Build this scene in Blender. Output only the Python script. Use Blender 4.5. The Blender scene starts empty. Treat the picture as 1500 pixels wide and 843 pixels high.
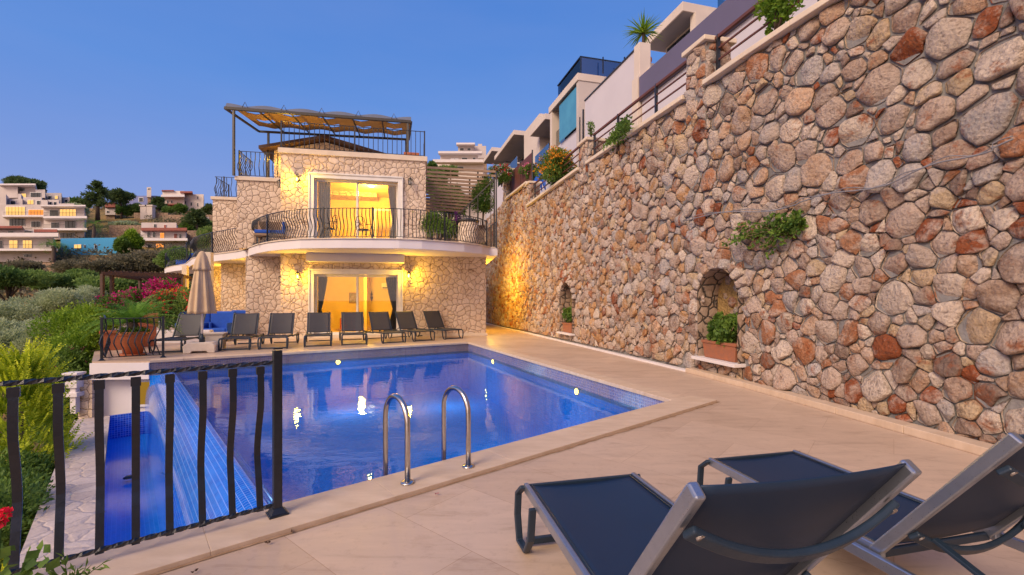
import bpy, math, random
import numpy as np
from mathutils import Vector, Matrix, noise, geometry
random.seed(7)
PI = math.pi
sc = bpy.context.scene
C = sc.collection
F = 1500 * 16 / 36; HY = 440.0; EZ = 1.4
def V(*a): return Vector(a)
def at(px, py, Y): return Vector(((px - 750) / F * Y, Y, EZ - (py - HY) / F * Y))
def atz(px, py, z): return at(px, py, (EZ - z) * F / (py - HY))
def zof(py, Y): return EZ - (py - HY) / F * Y
def sm(t): t = max(0, min(1, t)); return t * t * (3 - 2 * t)
def lerp(a, b, t): return a + (b - a) * t

# ---------------------------------------------------------------- materials
class NT:
    def __init__(s, name):
        s.m = bpy.data.materials.new(name); s.m.use_nodes = True
        s.t = s.m.node_tree; s.t.nodes.clear()
        s.out = s.n('ShaderNodeOutputMaterial')
    def n(s, typ, **kw):
        nd = s.t.nodes.new(typ)
        for k, v in kw.items():
            if k in ('op', 'operation'): nd.operation = v
            elif hasattr(nd, k) and not k[0].isupper(): setattr(nd, k, v)
        return nd
    def l(s, a, b): s.t.links.new(a, b)
    def coord(s, which='Object', scale=None, rot=None):
        c = s.n('ShaderNodeTexCoord'); o = c.outputs[which]
        if scale is not None or rot is not None:
            mp = s.n('ShaderNodeMapping'); s.l(o, mp.inputs[0]); o = mp.outputs[0]
            if scale is not None: mp.inputs['Scale'].default_value = scale if hasattr(scale, '__len__') else (scale,) * 3
            if rot is not None: mp.inputs['Rotation'].default_value = rot
        return o
    def noise(s, vec, scale, detail=4, rough=.55, dist=0):
        nd = s.n('ShaderNodeTexNoise'); s.l(vec, nd.inputs['Vector'])
        nd.inputs['Scale'].default_value = scale; nd.inputs['Detail'].default_value = detail
        nd.inputs['Roughness'].default_value = rough; nd.inputs['Distortion'].default_value = dist
        return nd
    def ramp(s, fac, stops):
        r = s.n('ShaderNodeValToRGB'); s.l(fac, r.inputs[0]); el = r.color_ramp.elements
        while len(el) < len(stops): el.new(.5)
        for e, (p, c) in zip(el, stops):
            e.position = p; e.color = (c, c, c, 1) if not hasattr(c, '__len__') else tuple(c) + (1,) * (4 - len(c))
        return r.outputs[0]
    def mix(s, fac, a, b, blend='MIX'):
        m = s.n('ShaderNodeMix', data_type='RGBA', blend_type=blend)
        for k_, v in ((0, fac), (6, a), (7, b)):
            sock = m.inputs[k_]
            if hasattr(v, 'links'): s.l(v, sock)
            elif hasattr(v, '__len__'): sock.default_value = tuple(v) + (1,) * (4 - len(v))
            else: sock.default_value = v if k_ == 0 else (v, v, v, 1)
        return m.outputs[2]
    def math(s, op, a, b=0.0):
        m = s.n('ShaderNodeMath', op=op)
        for sock, v in ((m.inputs[0], a), (m.inputs[1], b)):
            if hasattr(v, 'links'): s.l(v, sock)
            else: sock.default_value = v
        return m.outputs[0]
    def bsdf(s, col, rough=.6, metal=0, bump=None, bstr=.3, bdist=.01, spec=.5, **kw):
        b = s.n('ShaderNodeBsdfPrincipled')
        for k, v in (('Base Color', col), ('Roughness', rough), ('Metallic', metal), ('Specular IOR Level', spec)):
            if hasattr(v, 'links'): s.l(v, b.inputs[k])
            elif hasattr(v, '__len__'): b.inputs[k].default_value = tuple(v) + (1,) * (4 - len(v))
            else: b.inputs[k].default_value = v
        for k, v in kw.items(): b.inputs[k.replace('_', ' ')].default_value = v
        if bump is not None:
            bp = s.n('ShaderNodeBump'); s.l(bump, bp.inputs['Height'])
            bp.inputs['Strength'].default_value = bstr; bp.inputs['Distance'].default_value = bdist
            s.l(bp.outputs[0], b.inputs['Normal'])
        s.b = b
        s.l(b.outputs[0], s.out.inputs[0]); return s.m

def simple(name, c1, c2=None, scale=6, rough=.6, bump=.2, bscale=40, metal=0, spec=.5, bdist=.004, stretch=None):
    t = NT(name); co = t.coord('Object', stretch)
    if c2 is None: c2 = tuple(min(1, x * .82) for x in c1)
    nz = t.noise(co, scale, 6, .6)
    col = t.mix(t.ramp(nz.outputs[0], [(.3, 0), (.7, 1)]), c1, c2)
    b = t.noise(co, bscale, 5, .6)
    rg = t.math('ADD', t.math('MULTIPLY', b.outputs[0], .16), rough - .08)
    return t.bsdf(col, rg, metal, b.outputs[0], bump, bdist, spec)

def leafmat(name, c1, c2, trans=.38):
    c1, c2 = (tuple(min(.9, x * 1.18) for x in c) for c in (c1, c2))
    t = NT(name); a = t.n('ShaderNodeAttribute', attribute_name='tint')
    col = t.mix(a.outputs['Fac'], c1, c2)
    b = t.n('ShaderNodeBsdfPrincipled'); t.l(col, b.inputs['Base Color']); b.inputs['Roughness'].default_value = .55
    b.inputs['Specular IOR Level'].default_value = .3
    tr = t.n('ShaderNodeBsdfTranslucent'); t.l(col, tr.inputs[0])
    mx = t.n('ShaderNodeMixShader'); mx.inputs[0].default_value = trans
    t.l(b.outputs[0], mx.inputs[1]); t.l(tr.outputs[0], mx.inputs[2]); t.l(mx.outputs[0], t.out.inputs[0]); return t.m

def glassmat(name, tint=(1, 1, 1), base=.06, rough=.01):
    t = NT(name); tr = t.n('ShaderNodeBsdfTransparent'); tr.inputs[0].default_value = (*tint, 1)
    g = t.n('ShaderNodeBsdfGlossy'); g.inputs['Roughness'].default_value = rough
    fr = t.n('ShaderNodeFresnel'); fr.inputs[0].default_value = 1.5
    f = t.math('MAXIMUM', fr.outputs[0], base)
    mx = t.n('ShaderNodeMixShader'); t.l(f, mx.inputs[0]); t.l(tr.outputs[0], mx.inputs[1]); t.l(g.outputs[0], mx.inputs[2])
    t.l(mx.outputs[0], t.out.inputs[0]); return t.m

def emit(name, col, s):
    t = NT(name); e = t.n('ShaderNodeEmission'); e.inputs[0].default_value = (*col, 1); e.inputs[1].default_value = s
    t.l(e.outputs[0], t.out.inputs[0]); return t.m

def flagwall(name, c1, c2, joint, scale=2.6, jw=.035, bstr=.8):
    """irregular flagstone cladding"""
    t = NT(name); co = t.coord('Object')
    nz = t.noise(co, 2.2, 3); va = t.n('ShaderNodeVectorMath', op='ADD')
    sub = t.n('ShaderNodeVectorMath', op='SUBTRACT'); t.l(nz.outputs['Color'], sub.inputs[0]); sub.inputs[1].default_value = (.5,) * 3
    scl = t.n('ShaderNodeVectorMath', op='SCALE'); t.l(sub.outputs[0], scl.inputs[0]); scl.inputs['Scale'].default_value = .22
    t.l(co, va.inputs[0]); t.l(scl.outputs[0], va.inputs[1])
    ve = t.n('ShaderNodeTexVoronoi', feature='DISTANCE_TO_EDGE'); vf = t.n('ShaderNodeTexVoronoi', feature='F1')
    for v in (ve, vf):
        t.l(va.outputs[0], v.inputs['Vector']); v.inputs['Scale'].default_value = scale; v.inputs['Randomness'].default_value = .85
    fine = t.noise(co, 26, 5, .65)
    big = t.noise(co, 1.3, 3)
    e = t.math('ADD', ve.outputs['Distance'], t.math('MULTIPLY', t.math('SUBTRACT', fine.outputs[0], .5), .05))
    mask = t.ramp(e, [(jw * .6, 0), (jw * 1.7, 1)])
    sep = t.n('ShaderNodeSeparateColor'); t.l(vf.outputs['Color'], sep.inputs[0])
    cc = t.mix(sep.outputs[0], c1, c2)
    cc = t.mix(t.math('MULTIPLY', sep.outputs[1], .35), cc, (c1[0] * .72, c1[1] * .62, c1[2] * .52))
    cc = t.mix(t.ramp(fine.outputs[0], [(.36, .35), (.6, 0)]), cc, (c2[0] * .6, c2[1] * .58, c2[2] * .55))
    cc = t.mix(t.ramp(big.outputs[0], [(.4, 0), (.8, .25)]), cc, (c2[0] * .7, c2[1] * .66, c2[2] * .62))
    col = t.mix(mask, joint, cc)
    h = t.math('ADD', t.math('MULTIPLY', t.ramp(e, [(0, 0), (.09, .8), (.3, 1)]), 1.0), t.math('MULTIPLY', fine.outputs[0], .35))
    return t.bsdf(col, .85, 0, h, bstr, .035, .25)

def mosaic(name, size=.045, stretch=1.0, c1=(.000, .28, .82), c2=(.001, .38, .96), grout=(.30, .38, .62), gw=.05, rough=.18):
    t = NT(name); uv = t.coord('UV')
    br = t.n('ShaderNodeTexBrick'); br.offset = 0; br.squash = 1; t.l(uv, br.inputs['Vector'])
    br.inputs['Scale'].default_value = 1; br.inputs['Brick Width'].default_value = size * stretch; br.inputs['Row Height'].default_value = size
    br.inputs['Mortar Size'].default_value = size * gw; br.inputs['Mortar Smooth'].default_value = .2; br.inputs['Bias'].default_value = 0
    br.inputs['Color1'].default_value = (*c1, 1); br.inputs['Color2'].default_value = (*c2, 1); br.inputs['Mortar'].default_value = (*grout, 1)
    nz = t.noise(uv, 1.2, 2)
    col = t.mix(t.math('MULTIPLY', nz.outputs[0], .3), br.outputs[0], c1)
    return t.bsdf(col, rough, 0, t.math('SUBTRACT', 1, br.outputs['Fac']), .25, .003, .5 if rough < .3 else .08)

M = {}
M['iron'] = simple('black_iron', (.006, .010, .018), (.012, .017, .03), 30, .32, .35, 120, 0, .6)
M['bracket'] = simple('dark_bronze', (.03, .028, .026), (.05, .045, .04), 20, .4, .2, 60)
M['white'] = simple('white_render', (.72, .68, .70), (.66, .62, .64), 1.2, .8, .25, 70)
M['cream'] = simple('cream_stone_trim', (.72, .62, .50), (.62, .52, .42), 3, .7, .3, 40)
M['coping'] = simple('travertine_coping', (.62, .49, .38), (.50, .38, .28), 3, .55, .3, 30, stretch=(1, 3, 1))
M['frame'] = simple('white_upvc', (.78, .76, .74), None, 3, .35, .05, 60)
M['lav'] = simple('pale_lavender_render', (.60, .58, .66), (.55, .53, .61), .6, .85, .2, 60)
M['violet'] = simple('grey_violet_render', (.13, .12, .22), (.11, .105, .19), .6, .8, .2, 60)
M['beige'] = simple('warm_beige_render', (.68, .60, .54), (.60, .52, .47), 1, .8, .2, 50)
M['offwhite'] = simple('off_white_render', (.58, .52, .50), (.48, .43, .42), .5, .85, .2, 20)
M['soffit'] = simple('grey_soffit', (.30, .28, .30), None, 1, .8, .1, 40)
M['bluew'] = simple('bright_blue_paint', (.05, .33, .62), (.045, .28, .55), .3, .8, .2, 20)
M['dustblue'] = simple('dusty_blue_paint', (.20, .24, .48), (.17, .2, .42), .3, .8, .2, 20)
M['redtile'] = simple('red_roof_tile', (.32, .085, .06), (.2, .06, .045), 3, .7, .8, 9, bdist=.05)
M['darkglass'] = simple('dark_window_glass', (.02, .03, .04), (.035, .045, .05), 2, .08, .02, 3)
M['litglass'] = emit('lit_window', (1, .55, .16), 1.0)
M['litorange'] = emit('lit_orange_window', (1, .32, .06), 1.0)
M['skyglass'] = simple('sky_reflection_glazing', (.09, .34, .50), (.06, .25, .40), 1.2, .08, .02, 3)  # opaque pane, the sky's reflection is put into its blue base colour
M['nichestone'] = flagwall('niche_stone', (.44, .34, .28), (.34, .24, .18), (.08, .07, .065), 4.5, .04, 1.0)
M['glass'] = glassmat('clear_glass', (.97, .99, .97), .05)
M['blueglass'] = glassmat('blue_balustrade_glass', (.45, .75, .85), .5)
M['terra'] = simple('terracotta', (.50, .15, .06), (.38, .12, .055), 5, .65, .4, 40)
M['oldterra'] = simple('weathered_terracotta', (.36, .12, .055), (.25, .11, .07), 9, .75, .6, 30)
M['soil'] = simple('soil', (.05, .035, .025), None, 20, .9, 1, 60)
M['steel'] = simple('brushed_steel', (.62, .60, .58), (.5, .48, .47), 30, .22, .06, 150, 1)
M['alu'] = simple('anodised_aluminium', (.40, .44, .52), (.35, .39, .47), 30, .3, .05, 150, .85)
M['plast'] = simple('dark_plastic', (.012, .026, .05), (.018, .034, .06), 20, .42, .15, 120)
M['fabricb'] = simple('taupe_canvas', (.56, .42, .28), (.48, .35, .23), 4, .85, .3, 120)
M['blue_fabric'] = simple('royal_blue_cushion', (.012, .09, .50), (.01, .07, .40), 6, .85, .3, 80)
M['concrete'] = simple('pale_concrete', (.74, .66, .58), (.62, .54, .46), 6, .8, .5, 40)
M['wood'] = simple('weathered_wood', (.34, .23, .15), (.2, .13, .085), 4, .7, .5, 40, stretch=(1, 1, 6))
M['brownpanel'] = simple('brown_fence_board', (.14, .045, .03), (.1, .035, .025), 4, .6, .3, 30)
M['bark'] = simple('bark', (.11, .075, .055), (.06, .042, .03), 8, .9, 1, 30, bdist=.02)
M['slate'] = simple('brown_roof_edge', (.085, .04, .03), (.05, .028, .022), 6, .7, .6, 20)
M['curtain'] = simple('sheer_curtain', (.62, .55, .47), (.5, .44, .38), 6, .9, .1, 60)
M['dcurtain'] = simple('grey_curtain', (.13, .12, .12), None, 6, .9, .1, 60)
M['roomwall'] = simple('room_plaster', (.82, .64, .26), None, 1, .85, .1, 40)
M['redcush'] = simple('rust_red_cushion', (.45, .10, .04), None, 8, .9, .2, 60)
M['bulb'] = emit('lantern_bulb', (1, .55, .10), 11)
M['poollamp'] = emit('pool_lamp_lens', (1, .26, .03), 22)
M['greenlamp'] = emit('pool_floor_lamp', (.1, 1, .7), 1.3)
M['shade_top'] = simple('grey_awning_canvas', (.14, .16, .22), (.11, .13, .19), 2, .8, .3, 60)
M['shade_low'] = simple('lit_awning_underside', (.55, .34, .14), (.45, .27, .1), 2, .8, .3, 60)  # underside of the awning, its yellowish lighting put into the canvas colour
M['petal'] = simple('magenta_petal', (.55, .02, .16), None, 8, .6, .1, 40)
M['deadleaf'] = simple('dry_leaf', (.08, .045, .03), None, 8, .8, .1, 40)
M['stone_villa'] = flagwall('cream_flagstone', (.80, .67, .56), (.66, .53, .42), (.30, .21, .15), 4.8, .020)
M['stone_far'] = flagwall('terrace_stone', (.42, .30, .21), (.30, .21, .15), (.10, .07, .05), 1.6, .03)
M['flag'] = flagwall('pale_flagstone_top', (.62, .54, .50), (.52, .45, .42), (.42, .36, .33), 3.4, .022, .4)
M['mosaic'] = mosaic('pool_mosaic', .05, rough=.8)
M['mosaicb'] = mosaic('pool_edge_band_mosaic', .048, 1, (.006, .06, .46), (.02, .17, .74), (.36, .46, .88), .075)
M['mosaics'] = mosaic('overflow_slope_mosaic', .05, 1, (.003, .10, .60), (.006, .17, .76), (.26, .42, .92), .045, .1)
M['mosaict'] = mosaic('basin_mosaic', .05, 1, (.002, .22, .74), (.003, .27, .84), (.05, .36, .92), .06, .12)
M['olive'] = leafmat('olive_leaf', (.22, .28, .13), (.52, .58, .36))
M['dkgreen'] = leafmat('dark_leaf', (.065, .14, .035), (.23, .34, .08))
M['midgreen'] = leafmat('mid_leaf', (.045, .11, .022), (.18, .29, .05))
M['brightgreen'] = leafmat('bright_leaf', (.08, .18, .015), (.30, .44, .04))
M['conifer'] = leafmat('golden_conifer_spray', (.09, .20, .012), (.66, .72, .04), .4)
M['pine'] = leafmat('pine_needle', (.045, .085, .03), (.14, .20, .06))
M['scrubleaf'] = leafmat('scrub_leaf', (.08, .09, .05), (.26, .23, .14))
M['bloom'] = leafmat('bougainvillea_bract', (.30, .006, .10), (.62, .03, .24))
M['red'] = leafmat('red_bloom', (.55, .01, .03), (.8, .03, .08))
M['pinkbloom'] = leafmat('pink_bloom', (.62, .06, .25), (.85, .3, .45))
M['orangebloom'] = leafmat('orange_bloom', (.65, .22, .02), (.75, .42, .04))
M['whitebloom'] = leafmat('white_bloom', (.7, .6, .6), (.8, .75, .7))
M['palm'] = leafmat('cycad_leaf', (.05, .15, .02), (.20, .40, .05))

# deck: travertine slabs with cloudy staining
t = NT('travertine_deck'); co = t.coord('Object')
mp = t.coord('Object', (1, 1, 1), (0, 0, math.radians(40)))
st = t.coord('Object', (1.1, 5.5, 1), (0, 0, math.radians(-38)))
n1 = t.noise(co, .55, 5, .6, .5); n2 = t.noise(st, 1.3, 7, .68, .6); n3 = t.noise(co, 14, 6, .7); n4 = t.noise(co, 3.1, 6, .7, .3)
col = t.mix(t.ramp(n1.outputs[0], [(.3, 0), (.7, 1)]), (.56, .435, .345), (.47, .355, .275))
col = t.mix(t.ramp(n2.outputs[0], [(.36, 0), (.68, .85)]), col, (.60, .455, .35))
col = t.mix(t.ramp(n2.outputs[0], [(.22, .75), (.42, 0)]), col, (.34, .225, .155))
col = t.mix(t.ramp(n4.outputs[0], [(.56, 0), (.75, .5)]), col, (.36, .24, .165))
col = t.mix(t.ramp(n3.outputs[0], [(.25, .5), (.45, 0)]), col, (.34, .24, .18))
br = t.n('ShaderNodeTexBrick'); t.l(mp, br.inputs['Vector']); br.offset = .5
br.inputs['Scale'].default_value = 1; br.inputs['Brick Width'].default_value = 1.2; br.inputs['Row Height'].default_value = .6
br.inputs['Mortar Size'].default_value = .0022; br.inputs['Mortar Smooth'].default_value = .6
br.inputs['Color1'].default_value = (1, 1, 1, 1); br.inputs['Color2'].default_value = (.85, .83, .81, 1); br.inputs['Mortar'].default_value = (.60, .52, .46, 1)
col = t.mix(1, col, br.outputs[0], 'MULTIPLY')
rg = t.ramp(n2.outputs[0], [(.3, .50), (.7, .36)])
M['deck'] = t.bsdf(col, rg, 0, t.math('ADD', t.math('MULTIPLY', n3.outputs[0], .4), t.math('MULTIPLY', br.outputs['Fac'], -.5)), .25, .004, .45)

# rock faces of the retaining wall: tint attribute picks the colour of each stone
t = NT('rubble_stone'); a = t.n('ShaderNodeAttribute', attribute_name='stone'); co = t.coord('Object')
n1 = t.noise(co, 3.2, 7, .68, .4); n2 = t.noise(co, 17, 7, .7); n3 = t.noise(co, 55, 5, .7); n4 = t.noise(co, 1.1, 3)
vo = t.n('ShaderNodeTexVoronoi', feature='F1'); t.l(co, vo.inputs['Vector']); vo.inputs['Scale'].default_value = 24
col = t.mix(t.ramp(n1.outputs[0], [(.47, 0), (.60, .75)]), a.outputs['Color'], (.60, .50, .46))
col = t.mix(t.ramp(n1.outputs[0], [(.33, .9), (.43, 0)]), col, (.34, .11, .045))
col = t.mix(t.ramp(n4.outputs[0], [(.54, 0), (.68, .30)]), col, (.50, .32, .20))
col = t.mix(t.ramp(n2.outputs[0], [(.30, .75), (.47, 0)]), col, (.13, .09, .075))
col = t.mix(t.ramp(n2.outputs[0], [(.57, 0), (.72, .6)]), col, (.66, .58, .53))
col = t.mix(t.ramp(n3.outputs[0], [(.3, .45), (.5, 0)]), col, (.14, .095, .08))
h = t.math('ADD', t.math('MULTIPLY', n2.outputs[0], 1.0), t.math('ADD', t.math('MULTIPLY', n3.outputs[0], .35), t.math('MULTIPLY', vo.outputs['Distance'], .45)))
col = t.mix(1, col, (.95, .93, .88), 'MULTIPLY')
M['rubble'] = t.bsdf(col, .88, 0, h, 1.0, .05, .25)
M['mortar'] = simple('grey_cement_mortar', (.27, .26, .26), (.17, .16, .16), 3, .9, .9, 30, bdist=.02)

# water
t = NT('pool_water'); co = t.coord('Object'); co2 = t.coord('Object', (1, 1.6, 1), (0, 0, .6))
w1 = t.noise(co2, 3.2, 3, .5, .3); w2 = t.noise(co, 11, 2, .5)
hh = t.math('ADD', w1.outputs[0], t.math('MULTIPLY', w2.outputs[0], .22))
bp = t.n('ShaderNodeBump'); t.l(hh, bp.inputs['Height']); bp.inputs['Strength'].default_value = .055; bp.inputs['Distance'].default_value = .05
tr = t.n('ShaderNodeBsdfTransparent'); tr.inputs[0].default_value = (.30, .80, 1, 1)
g = t.n('ShaderNodeBsdfGlossy'); g.inputs['Roughness'].default_value = .015; t.l(bp.outputs[0], g.inputs['Normal']); g.inputs[0].default_value = (.78, .90, 1, 1)
fr = t.n('ShaderNodeFresnel'); fr.inputs[0].default_value = 1.36; t.l(bp.outputs[0], fr.inputs['Normal'])
ff = t.math('MULTIPLY', fr.outputs[0], .88)
mx = t.n('ShaderNodeMixShader'); t.l(ff, mx.inputs[0]); t.l(tr.outputs[0], mx.inputs[1]); t.l(g.outputs[0], mx.inputs[2]); t.l(mx.outputs[0], t.out.inputs[0])
M['water'] = t.m

# mesh sling fabric (slightly see-through weave)
def sling(name, c, see):
    t = NT(name); co = t.coord('Object'); nz = t.noise(co, 220, 2); n2 = t.noise(co, 3, 3)
    b = t.n('ShaderNodeBsdfPrincipled'); cc = t.mix(n2.outputs[0], c, tuple(x * .8 for x in c)); t.l(cc, b.inputs['Base Color'])
    b.inputs['Roughness'].default_value = .55
    bp = t.n('ShaderNodeBump'); t.l(nz.outputs[0], bp.inputs['Height']); bp.inputs['Strength'].default_value = .3; bp.inputs['Distance'].default_value = .002; t.l(bp.outputs[0], b.inputs['Normal'])
    tr = t.n('ShaderNodeBsdfTransparent'); mx = t.n('ShaderNodeMixShader'); mx.inputs[0].default_value = see
    t.l(b.outputs[0], mx.inputs[1]); t.l(tr.outputs[0], mx.inputs[2]); t.l(mx.outputs[0], t.out.inputs[0]); return t.m
M['sling'] = sling('navy_mesh_sling', (.006, .028, .078), .02)
M['slingg'] = sling('grey_mesh_sling', (.055, .055, .065), .12)

# terrain
t = NT('dry_hillside'); co = t.coord('Object'); n1 = t.noise(co, .05, 6, .6); n2 = t.noise(co, .5, 6, .65); n3 = t.noise(co, 3, 5, .7)
col = t.mix(t.ramp(n1.outputs[0], [(.42, 0), (.6, 1)]), (.50, .29, .12), (.20, .17, .07))
col = t.mix(t.ramp(n2.outputs[0], [(.5, 0), (.65, .7)]), col, (.10, .11, .04))
col = t.mix(t.ramp(n3.outputs[0], [(.35, .5), (.5, 0)]), col, (.16, .1, .06))
M['hill'] = t.bsdf(col, .95, 0, n3.outputs[0], .8, .3, .1)
M['farground'] = simple('far_ground', (.10, .10, .06), (.16, .12, .07), .02, .95, .3, 2)

# ---------------------------------------------------------------- mesh builder
OFF = {}
class MB:
    def __init__(s): s.v = []; s.f = []; s.mi = []; s.uv = []; s.col = []; s.sm = []
    def add(s, vs, fs, mi=0, uvs=None, col=None, smooth=False):
        b = len(s.v); s.v.extend([tuple(v) for v in vs])
        for k, f in enumerate(fs):
            s.f.append([b + i for i in f]); s.mi.append(mi); s.uv.append(uvs[k] if uvs else None); s.col.append(col); s.sm.append(smooth)
        return s
    def hexa(s, p, mi=0):
        return s.add(p, [(3, 2, 1, 0), (4, 5, 6, 7), (0, 1, 5, 4), (1, 2, 6, 5), (2, 3, 7, 6), (3, 0, 4, 7)], mi)
    def box(s, c, d, rz=0, mi=0, M4=None):
        x, y, z = d[0] / 2, d[1] / 2, d[2] / 2; co, si = math.cos(rz), math.sin(rz); p = []
        for k in (-z, z):
            for a, b in ((-x, -y), (x, -y), (x, y), (-x, y)):
                if M4 is not None: p.append(M4 @ Vector((c[0] + a, c[1] + b, c[2] + k)))
                else: p.append((c[0] + a * co - b * si, c[1] + a * si + b * co, c[2] + k))
        return s.hexa(p, mi)
    def prism(s, poly, z0, z1, mi=0, cap=True):
        n = len(poly); ar = sum(poly[i][0] * poly[(i + 1) % n][1] - poly[(i + 1) % n][0] * poly[i][1] for i in range(n))
        if ar < 0: poly = poly[::-1]
        vs = [(p[0], p[1], z0) for p in poly] + [(p[0], p[1], z1) for p in poly]
        fs = [(i, (i + 1) % n, n + (i + 1) % n, n + i) for i in range(n)]
        if cap:
            tris = geometry.tessellate_polygon([[Vector((p[0], p[1], 0)) for p in poly]])
            for t_ in tris:
                a, b, c_ = t_
                A, B, D = poly[a], poly[b], poly[c_]
                if (B[0] - A[0]) * (D[1] - A[1]) - (B[1] - A[1]) * (D[0] - A[0]) < 0: a, b = b, a
                fs.append((n + a, n + b, n + c_)); fs.append((b, a, c_))
        return s.add(vs, fs, mi)
    def tube(s, path, r, seg=8, mi=0, smooth=True, cap=True, up=None):
        path = [Vector(p) for p in path]; n = len(path); rs = r if hasattr(r, '__len__') else [r] * n
        vs = []; fs = []; ref = Vector(up) if up is not None else None
        for i, p in enumerate(path):
            d = (path[min(i + 1, n - 1)] - path[max(i - 1, 0)]).normalized()
            if ref is None: ref = Vector((0, 0, 1)) if abs(d.z) < .9 else Vector((1, 0, 0))
            a = d.cross(ref)
            if a.length < 1e-4: a = d.cross(Vector((0, 1, .01)))
            a.normalize(); b = a.cross(d).normalized()
            if up is None: ref = b
            for k in range(seg):
                t_ = 2 * PI * k / seg; vs.append(p + a * math.cos(t_) * rs[i] + b * math.sin(t_) * rs[i])
        for i in range(n - 1):
            for k in range(seg):
                k2 = (k + 1) % seg; fs.append((i * seg + k, i * seg + k2, (i + 1) * seg + k2, (i + 1) * seg + k))
        if cap: fs.append(tuple(range(seg))[::-1]); fs.append(tuple((n - 1) * seg + k for k in range(seg)))
        return s.add(vs, fs, mi, smooth=smooth)
    def bar(s, path, w, h, side, mi=0):
        """rectangular section swept; side = direction of the width w"""
        path = [Vector(p) for p in path]; n = len(path); vs = []; fs = []
        for i, p in enumerate(path):
            d = (path[min(i + 1, n - 1)] - path[max(i - 1, 0)]).normalized()
            a = Vector(side); a = (a - d * a.dot(d)).normalized(); b = d.cross(a)
            for x, y in ((-1, -1), (1, -1), (1, 1), (-1, 1)): vs.append(p + a * x * w / 2 + b * y * h / 2)
        for i in range(n - 1):
            for k in range(4):
                k2 = (k + 1) % 4; fs.append((i * 4 + k, i * 4 + k2, i * 4 + 4 + k2, i * 4 + 4 + k))
        fs.append((3, 2, 1, 0)); fs.append(tuple((n - 1) * 4 + k for k in range(4)))
        return s.add(vs, fs, mi)
    def lathe(s, prof, c=(0, 0, 0), seg=24, mi=0, smooth=True, fl=None):
        n = len(prof); vs = []; fs = []
        for r, z in prof:
            for k in range(seg):
                t_ = 2 * PI * k / seg; q = r * (fl(t_, z) if fl else 1); vs.append((c[0] + q * math.cos(t_), c[1] + q * math.sin(t_), c[2] + z))
        for i in range(n - 1):
            for k in range(seg):
                k2 = (k + 1) % seg; fs.append((i * seg + k, i * seg + k2, (i + 1) * seg + k2, (i + 1) * seg + k))
        if prof[0][0] > 1e-4: fs.append(tuple(range(seg))[::-1])
        if prof[-1][0] > 1e-4: fs.append(tuple((n - 1) * seg + k for k in range(seg)))
        return s.add(vs, fs, mi, smooth=smooth)
    def grid(s, P, mi=0, uv=None, smooth=False):
        r, c = len(P), len(P[0]); vs = [p for row in P for p in row]; fs = []; us = []
        for i in range(r - 1):
            for j in range(c - 1):
                fs.append((i * c + j, i * c + j + 1, (i + 1) * c + j + 1, (i + 1) * c + j))
                if uv: us.append([uv[i][j], uv[i][j + 1], uv[i + 1][j + 1], uv[i + 1][j]])
        return s.add(vs, fs, mi, us if uv else None, smooth=smooth)
    def build(s, name, mats, parent=None, bevel=0, origin=None, solid=0):
        if not s.v: return None
        if not isinstance(mats, (list, tuple)): mats = [mats]
        me = bpy.data.meshes.new(name); v = np.array(s.v, dtype=np.float64)
        if parent is not None: o0 = OFF[parent.name]
        elif origin is not None: o0 = Vector(origin)
        else:
            mn, mx_ = v.min(0), v.max(0); o0 = Vector(((mn[0] + mx_[0]) / 2, (mn[1] + mx_[1]) / 2, mn[2]))
        v = v - np.array(o0)
        me.from_pydata(v.tolist(), [], s.f)
        for m in mats: me.materials.append(M[m] if isinstance(m, str) else m)
        me.polygons.foreach_set('material_index', s.mi)
        me.polygons.foreach_set('use_smooth', s.sm)
        if any(u is not None for u in s.uv):
            ul = me.uv_layers.new(name='UVMap'); k = 0; dat = []
            for f, u in zip(s.f, s.uv):
                for q in range(len(f)): dat.extend(u[q] if u is not None else (0, 0))
            ul.data.foreach_set('uv', dat)
        if any(c is not None for c in s.col):
            kind = s.col[0]
            if hasattr(kind, '__len__'):
                at_ = me.attributes.new('stone', 'FLOAT_COLOR', 'FACE'); dat = []
                for c in s.col: dat.extend((*c, 1) if c is not None else (.5, .5, .5, 1))
                at_.data.foreach_set('color', dat)
            else:
                at_ = me.attributes.new('tint', 'FLOAT', 'FACE'); at_.data.foreach_set('value', [c or 0 for c in s.col])
        me.update()
        o = bpy.data.objects.new(name, me); C.objects.link(o)
        if parent is not None: o.parent = parent; OFF[o.name] = OFF[parent.name]
        else: o.location = o0; OFF[o.name] = o0
        if bevel:
            b = o.modifiers.new('bevel', 'BEVEL'); b.width = bevel; b.segments = 2; b.limit_method = 'ANGLE'
        if solid:
            b = o.modifiers.new('solid', 'SOLIDIFY'); b.thickness = solid; b.offset = 0
        return o

def thing(name, label, cat, loc=(0, 0, 0), group=None):
    o = bpy.data.objects.new(name, None); C.objects.link(o); o.location = loc; o.empty_display_size = .2
    o['label'] = label; o['category'] = cat; OFF[o.name] = Vector(loc)
    if group: o['group'] = group
    return o
def tag(o, label, cat, group=None):
    o['label'] = label; o['category'] = cat
    if group: o['group'] = group
    return o
def struct(o, kind='structure'): o['kind'] = kind; return o
def copy_tree(o, parent=None):
    c = o.copy(); C.objects.link(c)
    if parent is not None: c.parent = parent
    for ch in list(o.children): copy_tree(ch, c)
    return c
def dup(root, loc, rz, label, group=None):
    c = copy_tree(root); c.location = loc; c.rotation_euler = (0, 0, rz); c['label'] = label
    if group: c['group'] = group
    return c
def plabel(o, s): o['label'] = s; return o
def light(name, loc, power, col, r=.05, parent=None):
    l = bpy.data.lights.new(name, 'POINT'); l.energy = power; l.color = col; l.shadow_soft_size = r
    o = bpy.data.objects.new(name, l); C.objects.link(o); o.location = loc
    if parent is not None: o.parent = parent; o.location = Vector(loc) - OFF[parent.name]
    return o

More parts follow.
